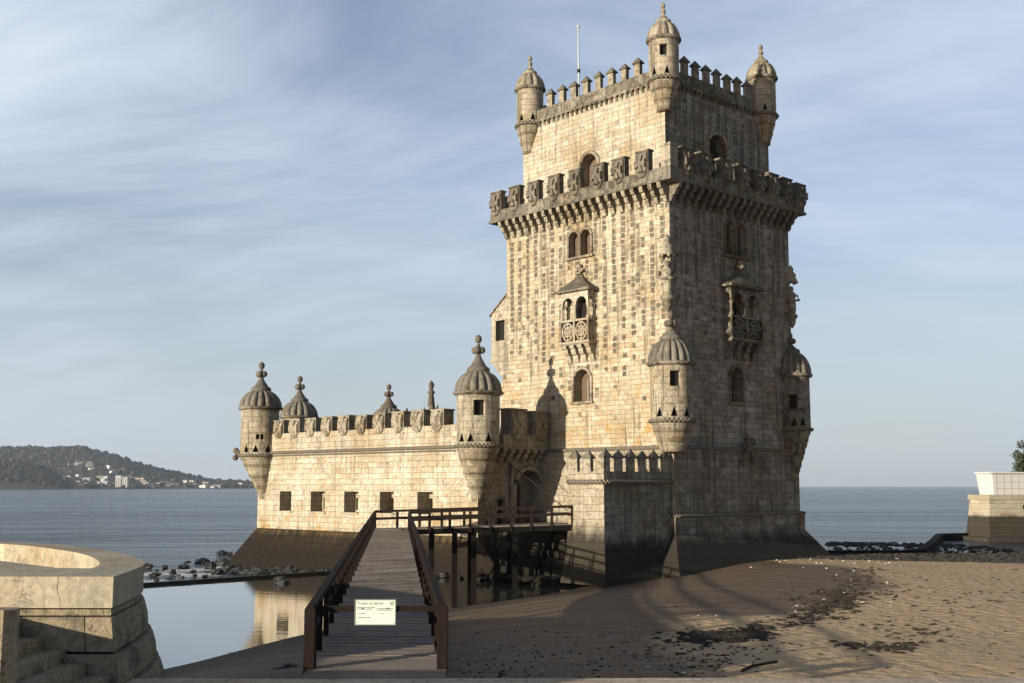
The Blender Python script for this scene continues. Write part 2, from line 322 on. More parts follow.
# ------------------------------------------------------------------ mesh helpers
class MB:
    def __init__(s): s.v = []; s.f = []; s.uv = []; s.sm = []
    def poly(s, pts, uv=None, smooth=False):
        pts = [Vector(p) for p in pts]
        if uv is None:
            n = Vector((0, 0, 0))
            for i in range(len(pts)):
                a, b = pts[i], pts[(i + 1) % len(pts)]
                n += Vector(((a.y - b.y) * (a.z + b.z), (a.z - b.z) * (a.x + b.x), (a.x - b.x) * (a.y + b.y)))
            if n.length > 0: n.normalize()
            if abs(n.z) > .75: uv = [(p.x, p.y) for p in pts]
            else:
                t = Vector((-n.y, n.x)); t.normalize()
                if abs(t.x) > abs(t.y):
                    if t.x < 0: t = -t
                elif t.y < 0: t = -t
                uv = [(p.x * t.x + p.y * t.y, p.z) for p in pts]
        i0 = len(s.v); s.v += [tuple(p) for p in pts]; s.f.append(list(range(i0, i0 + len(pts)))); s.uv.append(uv); s.sm.append(smooth)
    def box(s, x0, x1, y0, y1, z0, z1, mat=None):
        P = [Vector((x, y, z)) for z in (z0, z1) for y in (y0, y1) for x in (x0, x1)]
        if mat is not None: P = [mat @ p for p in P]
        for f in ((0, 2, 3, 1), (4, 5, 7, 6), (0, 1, 5, 4), (2, 6, 7, 3), (0, 4, 6, 2), (1, 3, 7, 5)): s.poly([P[i] for i in f])
    def bar(s, a, b, w, h, up=(0, 0, 1)):
        a, b = Vector(a), Vector(b); d = (b - a); L = d.length; d.normalize()
        up = Vector(up)
        if abs(d.dot(up)) > .95: up = Vector((1, 0, 0))
        r = d.cross(up).normalized(); u = r.cross(d).normalized()
        m = Matrix((r, d, u)).transposed().to_4x4(); m.translation = a
        s.box(-w / 2, w / 2, 0, L, -h / 2, h / 2, m)
    def prism(s, pts, z0, z1, cap0=True, cap1=True):
        n = len(pts)
        for i in range(n):
            a, b = pts[i], pts[(i + 1) % n]
            s.poly([(*a, z0), (*b, z0), (*b, z1), (*a, z1)])
        if cap1: s.poly([(*p, z1) for p in pts])
        if cap0: s.poly([(*p, z0) for p in reversed(pts)])
    def frust(s, p0, z0, p1, z1, cap1=False):
        n = len(p0)
        for i in range(n):
            j = (i + 1) % n
            s.poly([(*p0[i], z0), (*p0[j], z0), (*p1[j], z1), (*p1[i], z1)])
        if cap1: s.poly([(*p, z1) for p in p1])
    def grid(s, P, uvf, smooth=True, closed=False):
        for i in range(len(P) - 1):
            n = len(P[i])
            for j in range(n if closed else n - 1):
                k = (j + 1) % n
                s.poly([P[i][j], P[i][k], P[i + 1][k], P[i + 1][j]], [uvf(i, j), uvf(i, j + 1), uvf(i + 1, j + 1), uvf(i + 1, j)], smooth)
    def lathe(s, cx, cy, prof, seg=24, lobes=0, amp=0.0, R0=None, smooth=True, dxy=None):
        R0 = R0 or max(r for r, z in prof)
        P = []
        for k, (r, z) in enumerate(prof):
            row = []
            ox, oy = dxy(z) if dxy else (0, 0)
            for j in range(seg):
                a = 2 * math.pi * j / seg
                rr = r
                if lobes: rr = r * (1 - amp + amp * abs(math.sin(lobes * a / 2)) ** .6)
                row.append((cx + ox + rr * math.cos(a), cy + oy + rr * math.sin(a), z))
            P.append(row)
        s.grid(P, lambda i, j: (2 * math.pi * j / seg * R0, prof[i][1]), smooth, True)
    def tube(s, pts, r, seg=8, closed=False):
        pts = [Vector(p) for p in pts]; n = len(pts); P = []; L = 0; Ls = []
        for i in range(n):
            a = pts[i - 1] if (i > 0 or closed) else pts[i]
            b = pts[(i + 1) % n] if (i < n - 1 or closed) else pts[i]
            d = (b - a).normalized(); up = Vector((0, 0, 1)) if abs(d.z) < .9 else Vector((1, 0, 0))
            x = d.cross(up).normalized(); y = x.cross(d)
            rr = r(i / max(1, n - 1)) if callable(r) else r
            P.append([tuple(pts[i] + x * rr * math.cos(2 * math.pi * j / seg) + y * rr * math.sin(2 * math.pi * j / seg)) for j in range(seg)])
            if i: L += (pts[i] - pts[i - 1]).length
            Ls.append(L)
        if closed: P.append(P[0]); Ls.append(L)
        s.grid(P, lambda i, j: (Ls[i], j / seg * r if not callable(r) else j / seg), True, True)
        if not closed:
            s.poly(P[0][::-1]); s.poly(P[-1])
    def ball(s, c, r, seg=10, rings=6):
        if not isinstance(r, tuple): r = (r, r, r)
        P = []
        for i in range(rings + 1):
            a = math.pi * i / rings
            P.append([(c[0] + r[0] * math.sin(a) * math.cos(2 * math.pi * j / seg), c[1] + r[1] * math.sin(a) * math.sin(2 * math.pi * j / seg), c[2] + r[2] * math.cos(a)) for j in range(seg)])
        s.grid(P, lambda i, j: (j * .1, i * .1), True, True)
    def extr(s, prof, fr, u0, u1):
        """profile of (out, z) points swept from u0 to u1 along a wall frame"""
        A = [fr(u0, z, o) for o, z in prof]; B = [fr(u1, z, o) for o, z in prof]; n = len(prof)
        for i in range(n):
            j = (i + 1) % n
            s.poly([A[i], A[j], B[j], B[i]])
        s.poly(A[::-1]); s.poly(B)
    def build(s, name, mat, parent=None, loc=(0, 0, 0), rz=0.0, weld=True):
        me = bpy.data.meshes.new(name)
        me.from_pydata(s.v, [], s.f); me.update()
        ul = me.uv_layers.new(name='UVMap'); k = 0
        for uvs in s.uv:
            for u in uvs: ul.data[k].uv = u; k += 1
        me.polygons.foreach_set('use_smooth', s.sm)
        bm = bmesh.new(); bm.from_mesh(me)
        if weld: bmesh.ops.remove_doubles(bm, verts=bm.verts, dist=.0004)
        bm.to_mesh(me); bm.free()
        me.materials.append(mat)
        o = bpy.data.objects.new(name, me); COL.objects.link(o)
        o.parent = parent; o.location = loc; o.rotation_euler = (0, 0, rz)
        return o

def tag(o, label=None, cat=None, group=None, kind=None):
    if label: o['label'] = label
    if cat: o['category'] = cat
    if group: o['group'] = group
    if kind: o['kind'] = kind
    return o
def empty(name, loc, rz, label, cat, group=None):
    o = bpy.data.objects.new(name, None); COL.objects.link(o); o.location = loc; o.rotation_euler = (0, 0, rz)
    return tag(o, label, cat, group)
jit = random.Random(77)
def kids(o): return [c for c in bpy.data.objects if c.parent == o]
def copy_tree(o, parent, loc=None, rz=None):
    c = o.copy(); COL.objects.link(c); c.parent = parent
    if loc is not None: c.location = loc
    if rz is not None: c.rotation_euler = (0, 0, rz)
    if loc is not None and o.name.startswith('merlon'):          # hand-cut: no two quite alike
        c.rotation_euler.z += jit.uniform(-.035, .035); c.rotation_euler.x += jit.uniform(-.012, .012)
        c.scale = (jit.uniform(.94, 1.05), 1, jit.uniform(.93, 1.04))
    for k in kids(o): copy_tree(k, c)
    return c

def frame(O, U, N):
    O, U, N = Vector(O), Vector(U), Vector(N)
    return lambda u, z, out=0.0: (O.x + U.x * u + N.x * out, O.y + U.y * u + N.y * out, z)

ARC = 12
def arch_pts(u0, u1, z0, z1, rise=None):
    """opening outline from lower left round the arch to lower right"""
    r = (u1 - u0) / 2; rise = r if rise is None else rise
    c = (u0 + u1) / 2; zs = z1 - rise
    return [(u0, z0), (u0, zs)] + [(c - r * math.cos(math.pi * i / ARC), zs + rise * math.sin(math.pi * i / ARC)) for i in range(1, ARC)] + [(u1, zs), (u1, z0)]

def panel(mb, fr, u0, u1, z0, z1, holes=(), off=(0, 0), skew=(0, 0)):
    """wall face with real openings; holes = (u0,u1,z0,z1,arched,depth)"""
    def o(z): return off[0] + (off[1] - off[0]) * (z - z0) / (z1 - z0)
    def P(u, z, d=0.0): return fr(u, z, o(z) - d)
    us = sorted({u0, u1} | {h[0] for h in holes} | {h[1] for h in holes}); zs = sorted({z0, z1} | {h[2] for h in holes} | {h[3] for h in holes})
    for i in range(len(us) - 1):
        for j in range(len(zs) - 1):
            uc, zc = (us[i] + us[i + 1]) / 2, (zs[j] + zs[j + 1]) / 2
            if any(h[0] < uc < h[1] and h[2] < zc < h[3] for h in holes): continue
            a, b, c, d = us[i], us[i + 1], zs[j], zs[j + 1]
            mb.poly([P(a, c), P(b, c), P(b, d), P(a, d)], [(a, c), (b, c), (b, d), (a, d)])
    for (a, b, c, d, arched, dep) in holes:
        out = arch_pts(a, b, c, d) if arched else [(a, c), (a, d), (b, d), (b, c)]
        if arched:
            mid = (a + b) / 2; r = (b - a) / 2
            L = [p for p in out if p[0] <= mid + 1e-6 and p[1] >= d - r - 1e-6]; Rr = [p for p in out if p[0] >= mid - 1e-6 and p[1] >= d - r - 1e-6]
            for i in range(len(L) - 1):
                q = [(a, d), L[i], L[i + 1]]; mb.poly([P(*t) for t in q], q)
            for i in range(len(Rr) - 1):
                q = [(b, d), Rr[i], Rr[i + 1]]; mb.poly([P(*t) for t in q], q)
        n = len(out)
        for i in range(n):
            p, q = out[i], out[(i + 1) % n]
            mb.poly([P(*p), P(*q), P(*q, dep), P(*p, dep)])

def pane(fr, u0, u1, z0, z1, arched, out, mat, parent, name='pane', thick=.05):
    mb = MB(); pts = arch_pts(u0, u1, z0, z1) if arched else [(u0, z0), (u0, z1), (u1, z1), (u1, z0)]
    A = [fr(u, z, out) for u, z in pts]; B = [fr(u, z, out - thick) for u, z in pts]
    mb.poly(A); mb.poly(B[::-1])
    for i in range(len(A)):
        j = (i + 1) % len(A); mb.poly([A[i], B[i], B[j], A[j]])
    return mb.build(name, mat, parent)

def arch_frame(fr, u0, u1, z0, z1, mat, parent, r=.11, out=.04, name='window', arched=True, sill=True):
    mb = MB(); g = r * .7
    pts = arch_pts(u0 - g, u1 + g, z0, z1 + g) if arched else [(u0 - g, z0), (u0 - g, z1 + g), (u1 + g, z1 + g), (u1 + g, z0)]
    mb.tube([fr(u, z, out) for u, z in pts], r, 6)
    if sill: mb.extr([(-.06, z0 - .18), (.16, z0 - .14), (.18, z0), (-.06, z0)], fr, u0 - r * 2.2, u1 + r * 2.2)
    return mb.build(name, mat, parent)

# ------------------------------------------------------------------ setting: terrain and water
CX, CY = 10.03945752, 72.0                    # near corner of the tower
TR = R(42.27101)
MWX, MWY = -2.22990811, 75.9827964            # near corner of the bastion
BR_ = R(46.97101)
def tw(x, y): return (CX + x * math.cos(TR) - y * math.sin(TR), CY + x * math.sin(TR) + y * math.cos(TR))
def bw_(x, y): return (MWX + x * math.cos(BR_) - y * math.sin(BR_), MWY + x * math.sin(BR_) + y * math.cos(BR_))

SHORE = [(-30, 22), (-14.0, 33.5), (-11.9, 38.3), (-8.38, 48.1), (-3.3, 57.3), (1.4, 64.3), (4.2, 70.3), (3.0, 82), (0, 100)]
def seg_d(p, a, b):
    ax, ay = a; bx, by = b; dx, dy = bx - ax, by - ay
    t = max(0, min(1, ((p[0] - ax) * dx + (p[1] - ay) * dy) / (dx * dx + dy * dy)))
    qx, qy = ax + dx * t, ay + dy * t
    s = dx * (p[1] - ay) - dy * (p[0] - ax)
    return math.hypot(p[0] - qx, p[1] - qy), (-1 if s > 0 else 1)
def sdist(p, line):
    return min((seg_d(p, line[i], line[i + 1]) for i in range(len(line) - 1)), key=lambda t: t[0])
def sstep(a, b, x):
    t = max(0, min(1, (x - a) / (b - a))); return t * t * (3 - 2 * t)
def sand_z(x, y):
    d, sg = sdist((x, y), SHORE); d *= sg
    z = 1.32 * sstep(-3, 14, d) - .135 if d > -3 else -.135 + (d + 3) * .12
    z += .45 * sstep(6, -8, y - 34) * sstep(0, 10, d)
    far = sstep(74, 112, y - .10 * max(0, x - 20))
    z -= far * 1.75
    z += (mnoise.noise((x * .13, y * .13, 2)) * .10 + mnoise.noise((x * .5, y * .5, 5)) * .03) * sstep(-1, 4, d)
    return max(z, -1.2)

def build_sand():
    xs = [-34 + .45 * i for i in range(int(120 / .45))]; ys = [8 + .45 * i for i in range(int(114 / .45))]
    V = [(x, y, sand_z(x, y)) for y in ys for x in xs]; n = len(xs)
    F = [(j * n + i, j * n + i + 1, (j + 1) * n + i + 1, (j + 1) * n + i) for j in range(len(ys) - 1) for i in range(n - 1)]
    me = bpy.data.meshes.new('sand'); me.from_pydata(V, [], F); me.update()
    at = me.attributes.new('dry', 'FLOAT', 'POINT')
    vals = []
    for x, y, z in V:
        d, sg = sdist((x, y), WRACK); vals.append(max(0, min(1, .5 - d * sg / 9.0)))
    at.data.foreach_set('value', vals)
    me.polygons.foreach_set('use_smooth', [True] * len(F)); me.materials.append(M['sand'])
    o = bpy.data.objects.new('sand', me); COL.objects.link(o); tag(o, kind='structure')
build_sand()

FOAM = [(-23, 92), (-24.8, 90), (-21.5, 94), (-26, 86), (-19.8, 90), (-22.5, 85), (-28, 84), (-18, 82), (-25, 79), (25, 103), (33, 106), (29, 112)]
def build_sea():
    # fine sheet near the shore (for foam), coarse sheets out to the horizon, all in one mesh
    xs = [-15000, -6000, -2500, -600, -180, -90] + [-60 + 1.5 * i for i in range(95)] + [100, 220, 700, 2600, 6000, 15000]
    ys = [-200, -20, 20, 45] + [58 + 1.5 * i for i in range(42)] + [135, 160, 220, 330, 520, 900, 1600, 3000, 6000, 10000, 15500]
    V = [(x, y, -.5) for y in ys for x in xs]; n = len(xs)
    F = [(j * n + i, j * n + i + 1, (j + 1) * n + i + 1, (j + 1) * n + i) for j in range(len(ys) - 1) for i in range(n - 1)]
    me = bpy.data.meshes.new('sea'); me.from_pydata(V, [], F); me.update()
    at = me.attributes.new('foam', 'FLOAT', 'POINT')
    at.data.foreach_set('value', [max(math.exp(-((x - fx) ** 2 + (y - fy) ** 2) / 6.0) for fx, fy in FOAM) for x, y, z in V])
    me.materials.append(M['sea'])
    o = bpy.data.objects.new('sea', me); COL.objects.link(o); tag(o, kind='structure')
build_sea()

mb = MB(); mb.poly([(-12.5, 80, 0), (-22, 70, 0), (-46, 45, 0), (-34, 18, 0), (-8, 22, 0), (10, 58, 0), (12, 80, 0), (-2, 84, 0)][::-1])
tag(mb.build('pool_water', M['pool']), kind='structure')

# near esplanade: lower landing with stone kerb, upper level under the viewer
mb = MB()
mb.box(-40, 60, 6, 18.9, -1.5, 2.72); tag(mb.build('landing_pavement', M['paving']), kind='structure')
mb = MB()
rnd = random.Random(3); x = -6.2
while x < 45:
    w = rnd.uniform(1.5, 1.9)
    mb.box(x, x + w - .012, 18.9, 19.42 + rnd.uniform(-.012, .012), -1.5, 2.775 + rnd.uniform(-.008, .008)); x += w
tag(mb.build('landing_kerb', M['paving']), kind='structure')
mb = MB(); mb.box(-40, 60, -60, 6, -1.5, 4.25); tag(mb.build('esplanade_pavement', M['paving']), kind='structure')

# ------------------------------------------------------------------ hills and far town
def ridge(name, prof, D, depth, amp, seed, foot):
    """prof: (pixel x, pixel y) skyline; terrain rising from the water to that skyline and falling behind"""
    pts = [((px - 512) / 1162 * D, (486 - py) / 1162 * D + H) for px, py in prof]
    def hz(x):
        for (a, ha), (b, hb) in zip(pts, pts[1:]):
            if a <= x <= b: return ha + (hb - ha) * (x - a) / (b - a)
        return 0
    x0, x1 = pts[0][0], pts[-1][0]; nx = 150; ny = 26
    V = []
    for j in range(ny):
        t = j / (ny - 1)
        for i in range(nx):
            x = x0 + (x1 - x0) * i / (nx - 1); y = D - depth * (1 - t * 1.6)
            s = sstep(0, 1, t / .62) if t < .62 else 1 - sstep(0, 1, (t - .62) / .6) * .8
            h = hz(x) * (foot + (1 - foot) * s)
            if t == 0: h = -2
            h += amp * mnoise.fractal((x * .006 + seed, y * .006, 1), 1, 2, 4) * s
            V.append((x * y / D, y, h))
    F = [(j * nx + i, j * nx + i + 1, (j + 1) * nx + i + 1, (j + 1) * nx + i) for j in range(ny - 1) for i in range(nx - 1)]
    me = bpy.data.meshes.new(name); me.from_pydata(V, [], F); me.update(); me.materials.append(M['hill'])
    me.polygons.foreach_set('use_smooth', [True] * len(F))
    o = bpy.data.objects.new(name, me); COL.objects.link(o); tag(o, kind='structure')
    return V, nx, ny
HP = [(-260, 452), (-120, 446), (0, 449), (20, 448), (45, 450), (80, 448), (105, 455), (125, 462), (140, 467), (160, 471), (182, 476), (205, 481), (228, 483), (252, 485)]
hillV = ridge('hill', HP, 3000, 500, 7, 1.3, .02)
NP = [(-220, 455), (-60, 462), (0, 465), (25, 466), (42, 470), (52, 476), (60, 482), (66, 487)]
nearV = ridge('headland', NP, 2300, 160, 5, 4.4, .35)
def blob_mesh(mb, c, r, rnd):
    # a small faceted crown
    P = []
    for i in range(4):
        a = math.pi * i / 3
        P.append([(c[0] + r * math.sin(a) * math.cos(2 * math.pi * j / 5 + i) * rnd.uniform(.7, 1.2), c[1] + r * math.sin(a) * math.sin(2 * math.pi * j / 5 + i) * rnd.uniform(.7, 1.2), c[2] + r * .9 * math.cos(a) * rnd.uniform(.8, 1.2)) for j in range(5)])
    mb.grid(P, lambda i, j: (0, 0), False, True)
def forest(name, data, count, r0, r1, seed, cond, mat='forest'):
    V, nx, ny = data; rnd = random.Random(seed); mb = MB(); k = 0
    while k < count:
        i = rnd.randrange(nx); j = rnd.randrange(1, ny - 4)
        x, y, z = V[j * nx + i]
        if z < 1.5 or not cond(i / nx, j / ny, rnd): k += 1; continue
        blob_mesh(mb, (x + rnd.uniform(-9, 9), y + rnd.uniform(-15, 15), z + rnd.uniform(0, 3)), rnd.uniform(r0, r1), rnd); k += 1
    tag(mb.build(name, M[mat], weld=False), ('dark pines on the nearest headland at the left edge' if mat == 'pine' else 'woods covering the long hill across the water'), 'woodland', kind='stuff')
forest('hill_woods', hillV, 4200, 4, 9, 5, lambda a, b, r: b > .30 or r.random() < .35)
forest('headland_woods', nearV, 2600, 3, 7, 6, lambda a, b, r: True, 'pine')

HM = [plain('far_white_render', (.50, .48, .45), .8, .05), plain('far_cream_render', (.36, .32, .26), .8, .05), plain('far_grey_render', (.24, .24, .235), .8, .05)]
RM = plain('far_clay_roof', (.13, .07, .05), .8, .2)
def house(w, d, h, mat, flat):
    o = MB(); o.box(-w / 2, w / 2, -d / 2, d / 2, -3, h)
    wall = o
    r = MB()
    if flat: r.box(-w / 2 - .2, w / 2 + .2, -d / 2 - .2, d / 2 + .2, h + .02, h + .6)
    else:
        r.poly([(-w / 2 - .4, -d / 2 - .4, h), (w / 2 + .4, -d / 2 - .4, h), (w / 2 + .4, 0, h + 2.4), (-w / 2 - .4, 0, h + 2.4)])
        r.poly([(-w / 2 - .4, d / 2 + .4, h), (w / 2 + .4, d / 2 + .4, h), (w / 2 + .4, 0, h + 2.4), (-w / 2 - .4, 0, h + 2.4)][::-1])
        for sx in (-1, 1): r.poly([(sx * w / 2, -d / 2, h), (sx * w / 2, d / 2, h), (sx * w / 2, 0, h + 2.35)])
    return wall, r
def hill_at(data, x, y):
    V, nx, ny = data
    return min(((vx - x) ** 2 + (vy - y) ** 2, vz) for vx, vy, vz in V)[1]
rnd = random.Random(11)
protos = []
for k, (w, d, h, mi, fl, lab, cat) in enumerate([(13, 10, 7, 0, False, 'white house with a clay roof in the far town on the opposite shore', 'house'),
                                       (20, 12, 8, 1, False, 'long cream house with a clay roof in the far town on the opposite shore', 'house'),
                                       (14, 12, 11, 0, True, 'flat roofed white building in the far town on the opposite shore', 'building'),
                                       (24, 14, 8, 2, True, 'low grey flat roofed shed on the far shore by the water', 'building')]):
    protos.append((w, d, h, mi, fl, lab, cat))
first = {}
def place_house(k, px, D, z, rz):
    w, d, h, mi, fl, lab, cat = protos[k]
    x = (px - 512) / 1162 * D
    if k not in first:
        e = empty('house' if cat == 'house' else 'building', (x, D, z), rz, lab, cat, 'houses of the town on the far shore' if cat == 'house' else 'flat roofed buildings on the far shore')
        a, b = house(w, d, h, HM[mi], fl); a.build('wall', HM[mi], e); b.build('roof', RM if not fl else HM[2], e); first[k] = e; e.scale = (.7, .7, .7)
    else:
        c = copy_tree(first[k], None, (x, D, z), rz); s_ = rnd.uniform(.5, .85); c.scale = (s_, s_, s_)
for i in range(74):
    px = 66 + 178 * rnd.random() ** 1.05; t = rnd.random() ** 1.6
    D = 2560 + 40 * rnd.random() + t * 130
    x = (px - 512) / 1162 * D
    place_house(rnd.choices([0, 1, 2, 3], [5, 3, 2, 2])[0], px, D, max(1.0, hill_at(hillV, x, D)), rnd.uniform(-.5, .5))
for i in range(16):                               # a second cluster up the slope
    px = rnd.uniform(62, 128); D = 2700 + 70 * rnd.random(); x = (px - 512) / 1162 * D
    place_house(rnd.choices([0, 1, 2], [5, 3, 2])[0], px, D, hill_at(hillV, x, D) + 1, rnd.uniform(-.5, .5))
e = empty('apartment_block', ((122 - 512) / 1162 * 2540, 2540, 1), .1, 'tallest pale apartment block in the far town, standing at the waterfront', 'building')
mb = MB(); mb.box(-13, -1, -7, 7, -3, 27); mb.box(-1.5, 12, -6, 8, -3, 24); mb.build('wall', HM[0], e)
mb = MB(); mb.box(-13.4, -.8, -7.4, 7.4, 27.02, 28); mb.box(-.7, 12.4, -6.4, 8.4, 24.02, 25); mb.build('roof', HM[2], e)
for kz in range(6):
    for kx in range(5):
        mb = MB(); x0 = -11.5 + kx * 4.7; mb.box(x0, x0 + 2.4, -7.06 if x0 < -2 else -6.06, -6.9 if x0 < -2 else -5.9, 2 + kz * 3.6, 3.9 + kz * 3.6)
        mb.build('window', M['glass'], e)

# ------------------------------------------------------------------ sea air
mb = MB(); mb.box(-16500, 16500, -400, 16500, -5, 142)
hm = bpy.data.materials.new('pale_haze'); hm.use_nodes = True; hq = NT(hm.node_tree)
hm.node_tree.nodes.remove(hm.node_tree.nodes['Principled BSDF'])
hv = hq.n('VolumePrincipled', None, Color=(.80, .88, .97), Density=HAZE, Anisotropy=.2)
hm.node_tree.links.new(hv.outputs[0], hm.node_tree.nodes['Material Output'].inputs['Volume'])
hz = mb.build('haze', hm); tag(hz, 'pale blue sea haze over the river and the far shore', 'haze', kind='stuff')

# ------------------------------------------------------------------ THE TOWER
T = empty('stone_tower', (CX, CY, 0), TR, 'tall pale limestone fortress tower with corner turrets and shield battlements, standing on the beach', 'tower')
AY, BX = 15.5, 13.1
FL = frame((0, 0), (0, 1), (-1, 0))            # sunlit face: u = local y
FR = frame((0, 0), (1, 0), (0, -1))            # shaded face: u = local x
FB = frame((0, AY), (1, 0), (0, 1)); FE = frame((BX, 0), (0, 1), (1, 0))

# openings of the two faces we see
BLC, BRC = 7.87, 6.98
LW = [(7.05, 8.6, 11.55, 13.75, True, .7), (6.9, 7.85, 21.55, 23.35, True, .6), (8.05, 9.0, 21.55, 23.35, True, .6), (BLC - .75, BLC + .75, 16.0, 18.8, True, .8)]
RW = [(5.95, 7.15, 11.4, 13.7, True, .8), (5.75, 6.75, 21.3, 23.6, True, .7), (6.95, 7.95, 21.3, 23.6, True, .7), (BRC - .8, BRC + .8, 16.0, 18.8, True, .8)]
mb = MB(); panel(mb, FL, 0, AY, 8.3, 25.15, LW); mb.build('wall', M['tower'], T)
mb = MB(); panel(mb, FR, 0, BX, 8.3, 25.15, RW); o = mb.build('wall', M['tower_shade'], T); o['label'] = 'stained wall of the shaded face, with shade put into its stone colour'
mb = MB(); panel(mb, FB, 0, BX, 8.3, 25.15); panel(mb, FE, 0, AY, 8.3, 25.15); mb.build('wall', M['tower'], T)
# thickened lower part at the landward edge
mb = MB()
mb.poly([(.003, AY, 8.3), (.003, AY + .75, 8.3), (.003, AY + .68, 13), (.003, AY, 15.2)])
mb.poly([(BX, AY, 8.3), (BX, AY + .75, 8.3), (BX, AY + .68, 13), (BX, AY, 15.2)][::-1])
mb.poly([(.003, AY + .75, 8.3), (BX, AY + .75, 8.3), (BX, AY + .68, 13), (.003, AY + .68, 13)]); mb.poly([(.003, AY + .68, 13), (BX, AY + .68, 13), (BX, AY, 15.2), (.003, AY, 15.2)])
mb.build('buttress', M['tower'], T)
def rect(a): return [(-a, -a), (BX + a, -a), (BX + a, AY + a), (-a, AY + a)]
def side_walls(sel, mat):
    mb = MB(); r1, r2, r3 = rect(.18), rect(.40), rect(2.3)
    for i in sel:
        j = (i + 1) % 4
        mb.poly([(*r1[i], 4.0), (*r1[j], 4.0), (*r1[j], 8.3), (*r1[i], 8.3)]); mb.poly([(*r2[i], 2.9), (*r2[j], 2.9), (*r2[j], 4.0), (*r2[i], 4.0)])
        mb.poly([(*r2[i], 4.0), (*r2[j], 4.0), (*r1[j], 4.0), (*r1[i], 4.0)])
    mb.build('foot_wall', M[mat], T)
    mb = MB()
    for i in sel:
        j = (i + 1) % 4; mb.poly([(*r3[i], .2), (*r3[j], .2), (*r2[j], 2.9), (*r2[i], 2.9)])
    mb.build('batter', M[mat], T)
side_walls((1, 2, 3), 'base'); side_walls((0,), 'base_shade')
# rope courses
def rope_mat():
    m, q, b = new_mat('carved_rope_stone')
    tc = q.n('TexCoord').outputs['UV']; sp = q.n('SeparateXYZ', None, Vector=tc)
    w = q.m('SINE', q.m('ADD', q.m('MULTIPLY', sp.outputs[0], 24), q.m('MULTIPLY', sp.outputs[1], 30)))
    n = q.noise(q.n('TexCoord').outputs['Object'], 2.5, 6, .7)
    c = q.mix(n, (.10, .085, .06), (.27, .23, .165)); c = q.mix(q.ramp(w, -.9, .3, .55, 0), c, (.04, .033, .025))
    q.set(b.inputs['Base Color'], c); b.inputs['Roughness'].default_value = .95
    bump(q, b, q.m('ADD', w, n), .9, .08)
    return m
M['rope'] = rope_mat()
def rope(path, r, parent, name='rope_course'):
    P = []
    for a, b in zip(path, path[1:]):
        n = max(2, int((Vector(b) - Vector(a)).length / .5))
        P += [Vector(a).lerp(Vector(b), i / n) for i in range(n)]
    P.append(Vector(path[-1]))
    mb = MB(); mb.tube(P, r, 8); return mb.build(name, M['rope'], parent)
rope([(-.16, 15.6, 8.3), (-.16, -.16, 8.3), (BX + .16, -.16, 8.3), (BX + .16, 15.5, 8.3)], .14, T)
rope([(-.38, 15.6, 4.05), (-.38, -.38, 4.05), (BX + .38, -.38, 4.05), (BX + .38, 15.5, 4.05)], .12, T)
mb = MB()                                       # knot at the middle of the shaded face
for s in (-1, 1): mb.tube([(7.2 + s * .1, -.35, 8.25), (7.2 + s * .55, -.42, 8.75), (7.2 + s * .35, -.5, 9.0), (7.2, -.5, 8.5), (7.2 - s * .45, -.42, 7.7), (7.2 - s * .7, -.35, 7.35)], .13, 6)
mb.build('rope_knot', M['rope'], T)

# windows ----------------------------------------------------------
def plain_window(fr, h, mat, glass='shutter'):
    a, b, c, d, ar, dep = h
    w = arch_frame(fr, a, b, c, d, mat, T, .12, .03)
    pane(fr, a, b, c, d, ar, -dep + .06, M[glass], w)
    return w
w = plain_window(FL, LW[0], M['carved']); 
mb = MB(); mb.extr([(0, 0), (0, .03), (.03, .03), (.03, 0)], lambda u, z, o: FL(7.82 + o, 11.6 + (u), -.55 + z), 0, 1.5); mb.build('glazing_bar', M['white'], w)
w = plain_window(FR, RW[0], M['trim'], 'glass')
def twin_window(fr, h1, h2, mat):
    w = arch_frame(fr, h1[0], h1[1], h1[2], h1[3], mat, T, .10, .05, sill=False)
    arch_frame(fr, h2[0], h2[1], h2[2], h2[3], mat, w, .10, .05, name='arch_moulding', sill=False)
    mb = MB(); mb.extr([(-.1, h1[2] - .2), (.2, h1[2] - .16), (.22, h1[2]), (-.1, h1[2])], fr, h1[0] - .3, h2[1] + .3); mb.build('sill', mat, w)
    c = (h1[1] + h2[0]) / 2; p = fr(c, 0, -.05)
    mb = MB(); z0, z1 = h1[2], h1[3] - .48
    mb.lathe(p[0], p[1], [(.13, z0), (.13, z0 + .12), (.075, z0 + .18), (.075, z1 - .2), (.12, z1 - .1), (.14, z1)], 10); mb.build('colonnette', mat, w)
    for h in (h1, h2): pane(fr, h[0], h[1], h[2], h[3], True, -h[5] + .06, M['shutter'], w)
twin_window(FL, LW[1], LW[2], M['carved']); twin_window(FR, RW[1], RW[2], M['trim'])

